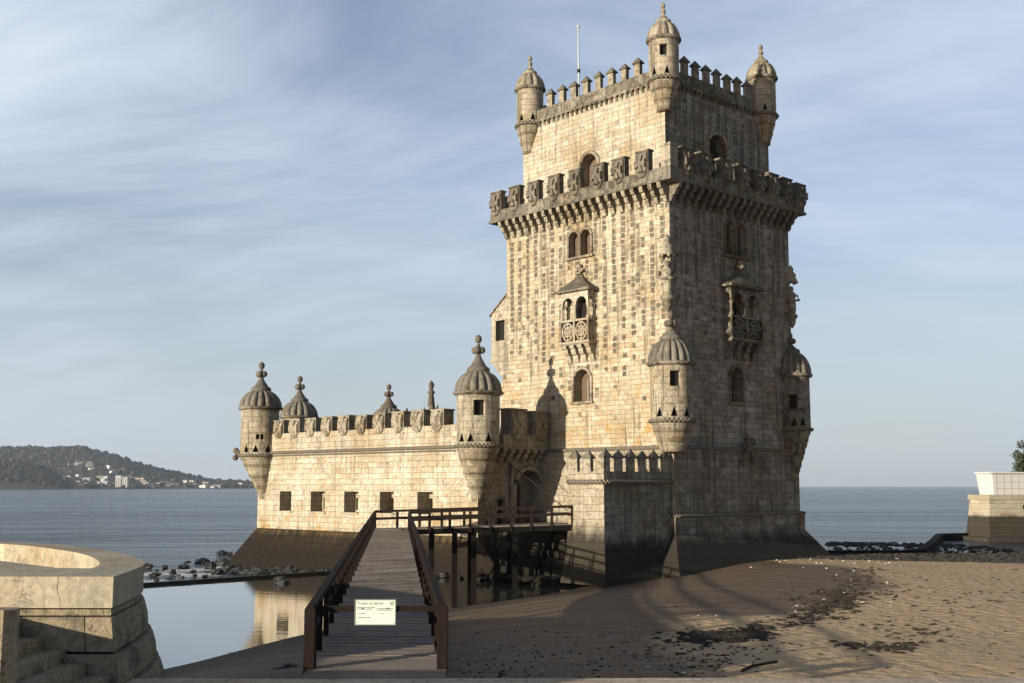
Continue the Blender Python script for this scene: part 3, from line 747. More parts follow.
# balconies --------------------------------------------------------
def balcony(fr, c, half, door, mat):
    bal = MB(); z0 = 15.55; out = .68
    bal.extr([(0, z0 - .18), (out, z0 - .18), (out + .12, z0 - .05), (out + .12, z0 + .06), (0, z0 + .06)], fr, c - half - .12, c + half + .12)
    hr = MB(); hr.extr([(0, z0 + 1.42), (out + .05, z0 + 1.42), (out + .05, z0 + 1.56), (0, z0 + 1.56)], fr, c - half - .05, c + half + .05)   # rail
    bo = bal.build('balcony', mat, T); hr.build('handrail', mat, bo)
    # pierced parapet panels: bars and ring tracery
    def tracery(p0, p1):
        t = MB(); n = 2 if (Vector(p1) - Vector(p0)).length > 2 else 1
        p0, p1 = Vector(p0), Vector(p1)
        for k in range(n + 1):
            a = p0.lerp(p1, k / n); t.bar((a.x, a.y, z0 + .05), (a.x, a.y, z0 + 1.43), .16, .16)
        for k in range(n):
            a = p0.lerp(p1, k / n); b = p0.lerp(p1, (k + 1) / n); m_ = (a + b) / 2; w = (b - a).length / 2 - .08; d = (b - a).normalized()
            for rr in (.9, .5):
                ring = [(m_.x + d.x * w * rr * math.cos(q), m_.y + d.y * w * rr * math.cos(q), z0 + .74 + .66 * rr * math.sin(q)) for q in [2 * math.pi * i / 14 for i in range(14)]]
                t.tube(ring, .085, 5, True)
            for q in (0, math.pi / 4, math.pi / 2, 3 * math.pi / 4):
                e = Vector((d.x * w * math.cos(q), d.y * w * math.cos(q), .66 * math.sin(q)))
                cc = Vector((m_.x, m_.y, z0 + .74)); t.bar(cc - e, cc + e, .08, .08)
        t.build('balustrade_panel', mat, bo)
    tracery(fr(c - half, 0, out), fr(c + half, 0, out))
    tracery(fr(c - half, 0, .1), fr(c - half, 0, out)); tracery(fr(c + half, 0, .1), fr(c + half, 0, out))
    zc0, zc1 = z0 + 1.56, z0 + 2.80
    for u, o in ((-half, out), (0, out), (half, out), (-half, .12), (half, .12)):
        p = fr(c + u * .97, 0, o - .05); m_ = MB()
        m_.lathe(p[0], p[1], [(.16, zc0), (.16, zc0 + .15), (.09, zc0 + .22), (.09, zc1 - .5), (.15, zc1 - .38), (.17, zc1 - .25)], 10); m_.build('column', mat, bo)
    # arcade above the columns, two arches in front and one on each side
    def arcade(frm, u0, u1, out_, n):
        m_ = MB(); w = (u1 - u0) / n; hs = [(u0 + w * k + .14, u0 + w * (k + 1) - .14, zc1 - .9, zc1 + .28, True, .16) for k in range(n)]
        def f2(u, z, o=0.0): return frm(u, z, o + out_)
        panel(m_, f2, u0, u1, zc1 - .25, zc1 + .65, [(a, b, zc1 - .25, d, True, e) for a, b, cc, d, ar, e in hs])
        for k in range(n): arch = None
        return m_
    arcade(fr, c - half, c + half, out + .02, 2).build('arcade', mat, bo)
    A = fr(c - half, 0, 0); o1 = fr(c - half, 0, 1); N = (o1[0] - A[0], o1[1] - A[1]); B = fr(c + half, 0, 0); Uu = ((B[0] - A[0]) / (2 * half), (B[1] - A[1]) / (2 * half))
    fs0 = frame(A[:2], N, (-Uu[0], -Uu[1])); fs1 = frame(B[:2], N, Uu)
    arcade(fs0, 0, out, 0, 1).build('arcade', mat, bo); arcade(fs1, 0, out, 0, 1).build('arcade', mat, bo)
    # hood: eaves slab and steep concave roof running up the wall
    m_ = MB(); ze = zc1 + .65
    m_.extr([(0, ze), (out + .28, ze), (out + .36, ze + .16), (0, ze + .16)], fr, c - half - .36, c + half + .36)
    L = []
    for t in (0, .25, .5, .75, 1):
        hw = (half + .26) * (1 - t) ** 1.5 + .12; oo = (out + .26) * (1 - t) ** 1.3 + .14; zz = ze + .15 + 1.25 * t
        L.append([fr(c - hw, zz, 0), fr(c - hw, zz, oo * .8), fr(c - hw * .45, zz, oo), fr(c + hw * .45, zz, oo), fr(c + hw, zz, oo * .8), fr(c + hw, zz, 0)])
    m_.grid(L, lambda i, j: (j, i), False); m_.build('hood', M['trim'], bo)
    p = fr(c, 0, .2); m_ = MB(); zt = ze + 1.25
    m_.lathe(p[0], p[1], [(.24, zt), (.14, zt + .12), (.30, zt + .27), (.2, zt + .40), (.12, zt + .46), (.22, zt + .6), (.12, zt + .72), (.01, zt + .78)], 10)
    for k in range(4): m_.ball((p[0] + .25 * math.cos(k * 1.57), p[1] + .25 * math.sin(k * 1.57), zt + .3), .15, 6, 4)
    m_.build('finial', mat, bo)
    for k in range(4):
        u = c - half + .2 + k * (2 * half - .4) / 3; m_ = MB()
        m_.extr([(0, z0 - 1.35), (.10, z0 - 1.3), (.2, z0 - 1.1), (.24, z0 - .85), (.38, z0 - .78), (.48, z0 - .6), (.50, z0 - .42), (.62, z0 - .36), (.68, z0 - .18), (0, z0 - .18)], fr, u - .2, u + .2)
        m_.build('corbel', mat, bo)
    a, b, cc, d, ar, dep = door
    pane(fr, a, b, cc, d, True, -dep + .05, M['void'], bo, 'doorway')
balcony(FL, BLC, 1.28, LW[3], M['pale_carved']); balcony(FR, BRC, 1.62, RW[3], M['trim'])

# machicolation and shield battlements ------------------------------
CORB = [(0, -1.2), (.16, -1.18), (.28, -.98), (.30, -.80), (.46, -.76), (.58, -.58), (.60, -.42), (.76, -.38), (.86, -.2), (.88, 0), (0, 0)]
def corbel_row(fr, us, ztop, parent, mat, w=.31, prof=CORB, s=1.0):
    for k, u in enumerate(us):
        mb = MB(); mb.extr([(o * s, ztop + z * s) for o, z in prof], fr, u - w / 2, u + w / 2); mb.build('corbel', mat, parent)
nL, nR = 21, 18
corbel_row(FL, [.15 + i * (AY - .3) / (nL - 1) for i in range(nL)], 25.13, T, M['carved'])
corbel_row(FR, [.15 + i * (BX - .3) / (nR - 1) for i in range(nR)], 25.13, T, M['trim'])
PO = .85
def ring_wall(mb, x0, x1, y0, y1, th, z0, z1):
    mb.box(x0, x1, y0, y0 + th, z0, z1); mb.box(x0, x1, y1 - th, y1, z0, z1)
    mb.box(x0, x0 + th, y0 + th, y1 - th, z0, z1); mb.box(x1 - th, x1, y0 + th, y1 - th, z0, z1)
mb = MB(); ring_wall(mb, -PO, BX + PO, -PO, AY + PO, .45, 25.3, 26.0); mb.build('parapet', M['trim'], T)
mb = MB(); mb.box(-PO - .1, BX + PO + .1, -PO - .1, AY + PO + .1, 25.12, 25.3); mb.build('walk_slab', M['trim'], T)
def shield_mesh(w, h, mat, parent, crossmat, th=.42, relief=.15):
    """a battlement slab in its own frame: face at y=-th/2 looking to -y, base at z=0; its shield is a child"""
    mb = MB(); mb.box(-w / 2, w / 2, -th / 2, th / 2, 0, h); mb.box(-w / 2 - .06, w / 2 + .06, -th / 2 - .06, th / 2 + .06, h, h + .12)
    m = mb.build('merlon', mat, parent)
    s = MB(); sw = w * .47; z1 = h - .08; z0 = -.42; pts = [(-sw, z1), (sw, z1)]
    for i in range(1, 8):
        t = i / 8; pts.append((sw * math.cos(t * math.pi / 2) ** .7, z1 - (z1 - z0) * (.42 + .58 * math.sin(t * math.pi / 2))))
    pts.append((0, z0))
    pts += [(-x, z) for x, z in reversed(pts[2:-1])]
    y0, y1 = -th / 2 + .02, -th / 2 - .13
    cz = (z0 + z1) / 2 + .1
    front = [Vector((x * .93, y1, cz + (z - cz) * .93)) for x, z in pts]; back = [Vector((x, y0, z)) for x, z in pts]
    n = len(pts)
    for i in range(n):
        j = (i + 1) % n; s.poly([back[i], back[j], front[j], front[i]]); s.poly([front[i], front[j], (0, y1 - .05, cz)])
    # raised cross with flared arms
    k = sw * .95
    for a in range(4):
        c_, s_ = math.cos(a * math.pi / 2), math.sin(a * math.pi / 2)
        q = [(-.10 * k, 0), (.10 * k, 0), (.45 * k, .92 * k), (-.45 * k, .92 * k)]
        P = [(x * c_ - y * s_, x * s_ + y * c_) for x, y in q]
        A = [(x, y1 - relief, cz + z * 1.25) for x, z in P]; B = [(x, y1 + .04, cz + z * 1.25) for x, z in P]
        s.poly(A)
        for i in range(4): s.poly([A[i], A[(i + 1) % 4], B[(i + 1) % 4], B[i]])
    s.build('shield', crossmat, m)
    return m
proto = shield_mesh(1.12, 1.35, M['trim'], T, M['trim'])
yl = [15.75, 13.75, 11.75, 9.65, 7.6, 5.4, 3.55, 1.5]
proto.location = (-PO + .22, yl[0], 26.0); proto.rotation_euler = (0, 0, R(-90))
for y in yl[1:]: copy_tree(proto, T, (-PO + .22, y, 26.0), R(-90))
for x in (.9, 2.8, 4.85, 6.85, 8.6, 10.3, 11.95, 13.6): copy_tree(proto, T, (x, -PO + .22, 26.0), 0)
for y in (1, 3.2, 5.4, 7.6, 9.8, 12, 14.2): copy_tree(proto, T, (BX + PO - .22, y, 26.0), R(90))
for x in (1, 3.2, 5.4, 7.6, 9.8, 12): copy_tree(proto, T, (x, AY + PO - .22, 26.0), R(180))
mb = MB(); mb.box(-PO - .03, -PO + .75, -PO - .03, -PO + .75, 26.0, 27.35); mb.box(-PO - .1, -PO + .8, -PO - .1, -PO + .8, 27.35, 27.5); mb.build('corner_post', M['carved'], T)

# upper storey --------------------------------------------------------
UX0, UX1, UY0, UY1 = 1.4, 13.0, 1.4, 15.2
FUL = frame((UX0, 0), (0, 1), (-1, 0)); FUR = frame((0, UY0), (1, 0), (0, -1))
UL = (7.55, 9.15, 25.4, 29.15, True, .8); UR = (5.95, 8.05, 25.4, 30.1, True, .9)
mb = MB(); panel(mb, FUL, UY0, UY1, 25.31, 32.65, [UL]); panel(mb, frame((0, UY1), (1, 0), (0, 1)), UX0, UX1, 25.31, 32.65); panel(mb, frame((UX1, 0), (0, 1), (1, 0)), UY0, UY1, 25.31, 32.65)
mb.build('upper_wall', M['tower_top'], T)
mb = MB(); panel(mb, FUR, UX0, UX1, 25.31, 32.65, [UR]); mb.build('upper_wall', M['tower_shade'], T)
for fr, h, mt in ((FUL, UL, 'carved'), (FUR, UR, 'carved')):
    w = arch_frame(fr, h[0], h[1], h[2], h[3], M[mt], T, .16, .02, name='doorway', sill=False)
    pane(fr, h[0], h[1], h[2], h[3], True, -h[5] + .06, M['shutter' if fr is FUL else 'glass'], w, 'door')
mb = MB(); mb.box(UX0 - .22, UX1 + .22, UY0 - .22, UY1 + .22, 32.65, 32.85); ring_wall(mb, UX0 - .12, UX1 + .12, UY0 - .12, UY1 + .12, .4, 32.85, 33.60)
mb.build('upper_parapet', M['trim'], T)
for fr, a, b, n in ((FUL, UY0 + .9, UY1 - .9, 26), (FUR, UX0 + .9, UX1 - .9, 22)):
    corbel_row(fr, [a + (b - a) * i / (n - 1) for i in range(n)], 32.64, T, M['trim'], .22, CORB, .26)
def pointed_merlon(w, h, cap, mat, parent, th=None):
    th = th or w; mb = MB(); mb.box(-w / 2, w / 2, -th / 2, th / 2, 0, h); m = mb.build('merlon', mat, parent)
    c = MB(); e = .10; P = [(-w / 2 - e, -th / 2 - e), (w / 2 + e, -th / 2 - e), (w / 2 + e, th / 2 + e), (-w / 2 - e, th / 2 + e)]
    c.prism(P, h, h + .08); top = (0, 0, h + .08 + cap)
    for i in range(4): c.poly([(*P[i], h + .081), (*P[(i + 1) % 4], h + .081), top])
    c.build('cap', M['dome'], m)
    return m
pm = pointed_merlon(.50, .88, .42, M['carved'], T, .30)
pm.location = (UX0 + .08, 3.75, 33.60); pm.rotation_euler = (0, 0, R(90))
for i in range(1, 8): copy_tree(pm, T, (UX0 + .08, 3.75 + 1.22 * i, 33.60), R(90))
for i in range(7): copy_tree(pm, T, (3.6 + 1.18 * i, UY0 + .08, 33.60), 0)
for i in range(8): copy_tree(pm, T, (UX1 - .08, 3.75 + 1.22 * i, 33.60), R(90))
for i in range(7): copy_tree(pm, T, (3.6 + 1.18 * i, UY1 - .08, 33.60), 0)

# turrets ---------------------------------------------------------------
def turret(parent, cx, cy, r, z0, z1, dome_h, fin_h, corb, wins=(), tri=(), mat=None, dmat=None, lobes=16, lean=(0, 0), ringed=True, name='turret', quatre=True, seg=36):
    mat = mat or M['turret']; dmat = dmat or M['dome']
    # shell with real openings: list of (angle, halfwidth, za, zb)
    mb = MB()
    ang = sorted({round(2 * math.pi * i / seg, 5) for i in range(seg)} | {round((a + s * hw) % (2 * math.pi), 5) for a, hw, za, zb in wins for s in (-1, 1)} | {round((a + s * .17) % (2 * math.pi), 5) for a in tri for s in (-1, 0, 1)})
    za = {z0, z1} | {v for w in wins for v in w[2:4]}
    if tri: za |= {z0 + .25, z0 + .85}
    zs = sorted(za)
    def P(a, z, rr=r): return (cx + rr * math.cos(a), cy + rr * math.sin(a), z)
    for i in range(len(ang)):
        a, b = ang[i], ang[(i + 1) % len(ang)] + (2 * math.pi if i == len(ang) - 1 else 0)
        if b - a < 1e-4: continue
        m_ = (a + b) / 2
        for j in range(len(zs) - 1):
            c, d = zs[j], zs[j + 1]; zc = (c + d) / 2
            def dd(x): return abs((m_ - x + math.pi) % (2 * math.pi) - math.pi)
            if any(dd(w[0]) < w[1] and w[2] < zc < w[3] for w in wins): continue
            if tri and abs(zc - (z0 + .55)) < .3:
                hit = [t for t in tri if dd(t) < .17]
                if hit:
                    t = hit[0]
                    right = ((m_ - t + math.pi) % (2 * math.pi) - math.pi) > 0
                    fa = ((a - t + math.pi) % (2 * math.pi) - math.pi) / .17; fb = ((b - t + math.pi) % (2 * math.pi) - math.pi) / .17
                    ha = c + (d - c) * (1 - min(1, abs(fa))); hb = c + (d - c) * (1 - min(1, abs(fb)))
                    mb.poly([P(a, ha), P(b, hb), P(b, d), P(a, d)], [(a * r, ha), (b * r, hb), (b * r, d), (a * r, d)], False); continue
            mb.poly([P(a, c), P(b, c), P(b, d), P(a, d)], [(a * r, c), (b * r, c), (b * r, d), (a * r, d)], True)
    for a, hw, c, d in wins:                                                  # reveals
        A, B = a - hw, a + hw; ri = r - .3
        mb.poly([P(A, c), P(A, d), P(A, d, ri), P(A, c, ri)]); mb.poly([P(B, c), P(B, d), P(B, d, ri), P(B, c, ri)])
        mb.poly([P(A, c), P(B, c), P(B, c, ri), P(A, c, ri)]); mb.poly([P(A, d), P(B, d), P(B, d, ri), P(A, d, ri)])
    t = mb.build(name, mat, parent)
    # dark lining
    mb = MB(); mb.lathe(cx, cy, [(r - .31, z0), (r - .31, z1)], 20)
    mb2 = MB()
    for a, hw, c, d in wins:
        pts = [P(a - hw * 1.05, c, r - .30), P(a + hw * 1.05, c, r - .30), P(a + hw * 1.05, d, r - .30), P(a - hw * 1.05, d, r - .30)]
        mb2.poly(pts)
    if wins: mb2.build('window', M['void'], t)
    if tri:
        mb3 = MB(); mb3.lathe(cx, cy, [(r - .22, z0 + .1), (r - .22, z0 + 1.0)], 20); mb3.build('loophole_lining', M['void'], t)
    # rim, dome, finial
    d_ = MB(); R1 = r * 1.15
    prof = [(R1 * .985, z1 + .10)] + [(R1 * math.cos(a) ** .85 * .985 if a < 1.5 else .02, z1 + .10 + dome_h * math.sin(a)) for a in [math.pi / 2 * i / 12 for i in range(1, 12)]] + [(.16 * r, z1 + .10 + dome_h * .995)]
    d_.lathe(cx, cy, prof, lobes * 8, lobes, .17)
    d_.build('dome', dmat, t)
    e = MB(); e.lathe(cx, cy, [(r * .99, z1 - .10), (R1 * .98, z1 - .04), (R1 * 1.04, z1 + .06), (R1 * 1.02, z1 + .16), (R1 * .90, z1 + .2)], 36); e.build('rim', M['trim'], t)
    zt = z1 + .10 + dome_h; f = MB(); k = r / 1.42; s = fin_h / 2.4
    f.lathe(cx, cy, [(.66 * k, zt - .25), (.78 * k, zt - .06), (.74 * k, zt + .14 * s), (.55 * k, zt + .26 * s), (.38 * k, zt + .55 * s), (.22 * k, zt + .85 * s), (.14 * k, zt + 1.1 * s), (.17 * k, zt + 1.18 * s), (.12 * k, zt + 1.5 * s), (.11 * k, zt + 1.8 * s)], 16)
    if quatre:
        for i in range(4):
            a = i * math.pi / 2 + .4; f.ball((cx + .24 * k * math.cos(a), cy + .24 * k * math.sin(a), zt + 1.36 * s), .25 * k, 8, 6)
    else: f.ball((cx, cy, zt + 1.36 * s), .28 * k, 10, 6)
    f.ball((cx, cy, zt + 2.12 * s), (.24 * k, .24 * k, .29 * k), 10, 6); f.build('finial', dmat, t)
    # corbel under the turret
    g = MB(); n = len(corb)
    pr = []
    zbot = corb[-1][1]
    def dxy(z):
        q = max(0, min(1, (z0 - z) / max(.01, z0 - zbot))); return (lean[0] * q, lean[1] * q)
    g.lathe(cx, cy, [(rr * r, z) for rr, z in corb], 28, R0=r, smooth=True, dxy=dxy); g.build('corbel', mat, t)
    g = MB(); g.tube([(cx + (r * 1.06) * math.cos(a), cy + r * 1.06 * math.sin(a), z0) for a in [2 * math.pi * i / 32 for i in range(32)]], .13, 6, True)
    if ringed: g.build('rope_ring', M['rope'], t)
    return t
def steps(z0, z1, n, r0=1.02, r1=.18):
    """stepped corbel profile from z0 down to z1"""
    P = []
    for i in range(n):
        ra = r0 + (r1 - r0) * i / n; rb = r0 + (r1 - r0) * (i + .55) / n; za = z0 + (z1 - z0) * i / n; zb = z0 + (z1 - z0) * (i + 1) / n
        P += [(ra, za), (ra, za + (zb - za) * .30), (rb, za + (zb - za) * .55), (rb * .97, zb)]
    P.append((.01, z1)); return P
CAMW = Vector((0, 0))
def ang_to_cam(parent_rot, wx, wy, d=0): return math.atan2(-wy, -wx) - parent_rot + d
def T_ang(x, y, d=0):
    w = tw(x, y); return ang_to_cam(TR, w[0], w[1], d)
# lower corner turrets
a = T_ang(0, 0)
turret(T, -.12, -.05, 1.32, 9.9, 13.4, 1.62, 1.65, steps(9.9, 8.0, 3, 1.0, .55), [(a + .18, .26, 12.0, 12.95)], [a - .62, a + .1, a + .75], M['turret'], lobes=18)
a = T_ang(13.1, 0)
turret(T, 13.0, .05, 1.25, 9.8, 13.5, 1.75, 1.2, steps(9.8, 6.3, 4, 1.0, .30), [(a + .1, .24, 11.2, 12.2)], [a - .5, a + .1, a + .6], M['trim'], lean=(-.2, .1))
# upper corner turrets
for (x, y, cr, ln) in ((1.42, 1.42, 0, (.1, .1)), (1.45, 14.5, 0, (.2, .3)), (12.45, 1.45, 0, (.3, .2)), (12.4, 14.5, 0, (0, 0))):
    a = T_ang(x, y)
    turret(T, x, y, 1.0, 32.6, 35.35, 1.3, 1.3, steps(32.6, 30.6, 3, 1.02, .45), [(a - .02, .27, 34.1, 34.85)] if (x, y) == (1.42, 1.42) else (), [a - .7, a + .2], M['turret'], M['carved'], lobes=12, quatre=False, lean=ln, ringed=True)
# statues in canopied niches on the corners
def corner_statue(x, y, z0, s, name='corner_statue'):
    mb = MB(); rnd = random.Random(int(z0 * 10))
    mb.lathe(x, y, [(.05, z0 - .9 * s), (.25 * s, z0 - .6 * s), (.32 * s, z0 - .2 * s), (.48 * s, z0), (.42 * s, z0 + .12 * s), (.30 * s, z0 + .2 * s), (.36 * s, z0 + .8 * s), (.30 * s, z0 + 1.4 * s), (.40 * s, z0 + 1.75 * s), (.16 * s, z0 + 2.0 * s), (.2 * s, z0 + 2.2 * s), (.12 * s, z0 + 2.42 * s)], 10)
    for s_ in (-1, 1): mb.tube([(x + s_ * .3 * s, y - s_ * .3 * s, z0 + 1.7 * s), (x + s_ * .42 * s - .1, y - s_ * .38 * s - .1, z0 + 1.3 * s), (x - .25, y - .25, z0 + 1.2 * s)], .11 * s, 6)
    mb.lathe(x, y, [(.46 * s, z0 + 2.75 * s), (.5 * s, z0 + 2.9 * s), (.38 * s, z0 + 3.1 * s), (.44 * s, z0 + 3.3 * s), (.2 * s, z0 + 3.6 * s), (.24 * s, z0 + 3.8 * s), (.05, z0 + 4.1 * s)], 10)
    for k in range(6): mb.ball((x + .42 * s * math.cos(k * 1.05), y + .42 * s * math.sin(k * 1.05), z0 + 2.72 * s), .14 * s, 6, 4)
    mb.build(name, M['carved'], T)
corner_statue(-.14, .16, 17.7, 1.0); corner_statue(BX + .1, -.05, 17.8, .9)
# side closet on the landward edge
sx0, sx1, sy0, sy1 = .06, 2.4, AY, AY + 1.75
F5 = frame((sx0, 0), (0, 1), (-1, 0))
mb = MB(); panel(mb, F5, sy0, sy1, 15.1, 18.55, [(AY + .32, AY + 1.28, 16.5, 18.0, False, .4)])
mb.poly([(sx0, sy0, 18.55), (sx0, sy1, 18.55), (sx0, sy0, 19.85)]); mb.poly([(sx0, sy1, 15.1), (sx1, sy1, 15.1), (sx1, sy1, 18.55), (sx0, sy1, 18.55)]); mb.poly([(sx1, sy0, 15.1), (sx1, sy1, 15.1), (sx1, sy1, 18.55), (sx1, sy0, 19.85)][::-1])
mb.poly([(sx0, sy0, 15.1), (sx1, sy0, 15.1), (sx1, sy1, 15.1), (sx0, sy1, 15.1)])
cl = mb.build('closet', M['carved'], T)
mb = MB(); mb.poly([(sx0 - .12, sy0, 19.95), (sx0 - .12, sy1 + .15, 18.5), (sx1 + .1, sy1 + .15, 18.5), (sx1 + .1, sy0, 19.95)]); mb.poly([(sx0 - .12, sy0, 19.83), (sx0 - .12, sy1 + .15, 18.38), (sx1 + .1, sy1 + .15, 18.38), (sx1 + .1, sy0, 19.83)][::-1])
mb.poly([(sx0 - .12, sy0, 19.95), (sx0 - .12, sy1 + .15, 18.5), (sx0 - .12, sy1 + .15, 18.38), (sx0 - .12, sy0, 19.83)]); mb.build('closet_roof', M['trim'], cl)
pane(F5, AY + .32, AY + 1.28, 16.5, 18.0, False, -.36, M['void'], cl, 'window')
mb = MB(); mb.box(sx0 - .08, sx1, sy0, sy1 + .1, 14.95, 15.1)
mb.frust([(sx0, sy0), (sx1, sy0), (sx1, sy0 + .7), (sx0, sy0 + .7)], 13.9, [(sx0, sy0), (sx1, sy0), (sx1, sy1), (sx0, sy1)], 14.95); mb.build('corbel', M['carved'], cl)

# low forework at the foot of the near corner, with pointed battlements
BXD, BY0, BY1 = -6.35, -.02, 2.9
P = [(BXD, BY0), (-.17, BY0), (-.17, BY1), (BXD, BY1)]; P2 = [(BXD - .10, BY0 - .12), (-.17, BY0 - .12), (-.17, BY1 + .1), (BXD - .10, BY1 + .1)]
P3 = [(BXD - .45, BY0 - .5), (-.17, BY0 - .9), (-.17, BY1 + .3), (BXD - .45, BY1 + .3)]
def fore(sel, mat, top):
    mb = MB()
    for i in sel:
        j = (i + 1) % 4
        for A_, z0, B_, z1 in ((P, 4.2, P, 6.75), (P2, 2.0, P, 4.2), (P3, .2, P2, 2.0)): mb.poly([(*A_[i], z0), (*A_[j], z0), (*B_[j], z1), (*B_[i], z1)])
    if top: mb.poly([(*p, 6.75) for p in P])
    mb.build('forework', M[mat], T)
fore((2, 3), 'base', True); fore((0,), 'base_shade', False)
rope([(BXD - .08, BY1, 6.14), (BXD - .08, BY0 - .08, 6.14), (-.2, BY0 - .08, 6.14)], .14, T)
p0 = pointed_merlon(.56, .80, .50, M['carved'], T, .24)
p0.location = (BXD + .14, 2.45, 6.75); p0.rotation_euler = (0, 0, R(90))
copy_tree(p0, T, (BXD + .14, 1.35, 6.75), R(90)); copy_tree(p0, T, (BXD + .30, BY0 + .14, 6.75), 0)
for i in range(5): copy_tree(p0, T, (BXD + 1.40 + i * 1.06, BY0 + .14, 6.75), 0)

# ------------------------------------------------------------------ flagpole and rod on the roof
wx, wy = tw(5.0, 12.85)
fp = empty('flagpole', (wx, wy, 32.85), 0, 'thin pale flagpole without a flag, standing on the tower roof', 'flagpole')
mb = MB(); mb.tube([(0, 0, 0), (0, 0, 3.5), (0, 0, 8.0)], lambda t: .085 - .03 * t, 8); mb.build('pole', M['metal'], fp)
mb = MB(); mb.ball((0, 0, 8.08), .13); mb.build('finial', M['metal'], fp)
mb = MB(); mb.tube([(0, 0, 4.4), (0, 0, 4.65)], .13, 8); mb.build('collar', M['chain'], fp)
wx, wy = tw(2.6, 1.5)
mb = MB(); mb.tube([(0, 0, 0), (0, 0, 3.3)], .035, 6)
tag(mb.build('lightning_rod', M['chain'], None, (wx, wy, 33.7)), 'very thin dark rod beside the nearest top turret', 'rod')

# ------------------------------------------------------------------ THE BASTION
B = empty('stone_bastion', (MWX, MWY, 0), BR_, 'low sunlit limestone bastion with domed turrets and square gun openings, left of the tower', 'fort')
def bl(wx, wy):
    dx, dy = wx - MWX, wy - MWY; return (dx * math.cos(BR_) + dy * math.sin(BR_), -dx * math.sin(BR_) + dy * math.cos(BR_))
T1 = (0, 24.7); T2 = bl(-19.3, 104.6); T3 = bl(-12.1, 113.0); T4 = bl(12, 108)
poly = [(0, 0), T1, T2, T3, T4, bl(*tw(.5, 14)), (6.9, 0)]
FF = frame((0, 0), (0, 1), (-1, 0)); FP = frame((0, 0), (1, 0), (0, -1))
EMB = [(20.25, 21.75), (16.1, 17.8), (12.2, 13.8), (8.3, 9.8), (4.3, 5.85)]
mb = MB(); panel(mb, FF, 0, 24.7, 2.6, 10.0, [(a, b, 4.0, 5.5, False, 1.0) for a, b in EMB])
for i in range(1, 4):
    a, b = poly[i], poly[i + 1]
    mb.poly([(*a, 2.6), (*b, 2.6), (*b, 10.0), (*a, 10.0)])
mb.build('wall', M['bastion'], B)
PD = (3.55, 6.35, 3.3, 7.0, True, 1.1); PN = (1.75, 2.6, 3.3, 5.1, True, .4)
mb = MB(); panel(mb, FP, 0, 7.1, -.5, 9.3, [PD, PN]); mb.build('wall', M['portal'], B)
for (a, b) in EMB:
    mb = MB(); fr2 = lambda u, z, o=0.0: FF(u, z, o - 1.0)
    panel(mb, fr2, a, b, 4.0, 5.5, [(a + .98, a + 1.44, 4.12, 5.05, False, .4)]); g = mb.build('gun_opening', M['bastion'], B)
    pane(fr2, a + .98, a + 1.44, 4.12, 5.05, False, -.36, M['void'], g, 'gun_port')
    mb = MB(); mb.extr([(-.02, 3.86), (.10, 3.86), (.12, 3.99), (-.02, 3.99)], FF, a - .1, b + .1); mb.build('sill', M['bastion'], g)
# sloping foot
def offs(p, d):
    n = len(p); out = []
    cx = sum(a for a, _ in p) / n; cy = sum(b for _, b in p) / n
    for i in range(n):
        a, b, c = Vector(p[i - 1]), Vector(p[i]), Vector(p[(i + 1) % n])
        def nrm(u, v):
            e = (v - u).normalized(); m_ = Vector((e.y, -e.x))
            if m_.dot((u + v) / 2 - Vector((cx, cy))) < 0: m_ = -m_
            return m_
        n1, n2 = nrm(a, b), nrm(b, c); h = (n1 + n2); h = h / max(.35, h.dot(n1))
        out.append(tuple(b + h * d))
    return out
core = [(0, 0), T1, T2, T3, T4, (6.9, 8)]
o1 = offs(core, 2.6)
mb = MB(); n = len(core)
for i in range(4):
    j = i + 1; mb.poly([(*o1[i], -.8), (*o1[j], -.8), (*core[j], 2.6), (*core[i], 2.6)])
mb.poly([(*o1[0], -.8), (*core[0], 2.6), (6.9, -.0, 2.6), (6.9, -2.0, -.8)][::-1])
mb.build('sloping_foot', M['slope'], B)
mb = MB(); mb.poly([(*p, 8.7) for p in core]); mb.build('roof_terrace', M['paving'], B)
rope([(-.04, 24.7, 8.5), (-.04, -.04, 8.5), (6.9, -.04, 8.5)], .12, B)
rope([(-.03, 24.7, 8.26), (-.03, -.03, 8.26)], .06, B)
# thick battlements with shields
def thick_merlon(w, th, h, mat, parent):
    m = shield_mesh(w, h, mat, parent, mat, th, .075); return m
tm = thick_merlon(1.22, .95, 1.0, M['carved'], B)
tm.location = (.475, 3.9, 10.0); tm.rotation_euler = (0, 0, R(-90))
for k in range(1, 10): copy_tree(tm, B, (.475, 3.9 + 2.02 * k, 10.0), R(-90))
def along(a, b, n):
    a, b = Vector(a), Vector(b); d = (b - a).normalized(); nrm = Vector((-d.y, d.x)); rz = math.atan2(d.y, d.x)
    for k in range(n):
        p = a.lerp(b, (k + 1) / (n + 1)) ; copy_tree(tm, B, (p.x - nrm.x * .475 * -1, p.y + nrm.y * .475 * 1, 10.0), rz + math.pi) if False else copy_tree(tm, B, (p.x, p.y, 10.0), rz + math.pi)
along(T1, T2, 5); along(T2, T3, 4); along(T3, T4, 10)
mp = thick_merlon(1.70, .8, 1.62, M['portal'], B)
mp.location = (3.12, -.30, 9.35); copy_tree(mp, B, (5.42, -.30, 9.35), 0)
corbel_row(FP, [2.0 + .74 * i for i in range(7)], 8.35, B, M['portal'], .42, CORB, .75)
mb = MB(); mb.extr([(0, 8.36), (.70, 8.36), (.70, 9.34), (0, 9.34)], FP, 1.7, 6.8); mb.build('machicolation', M['portal'], B)
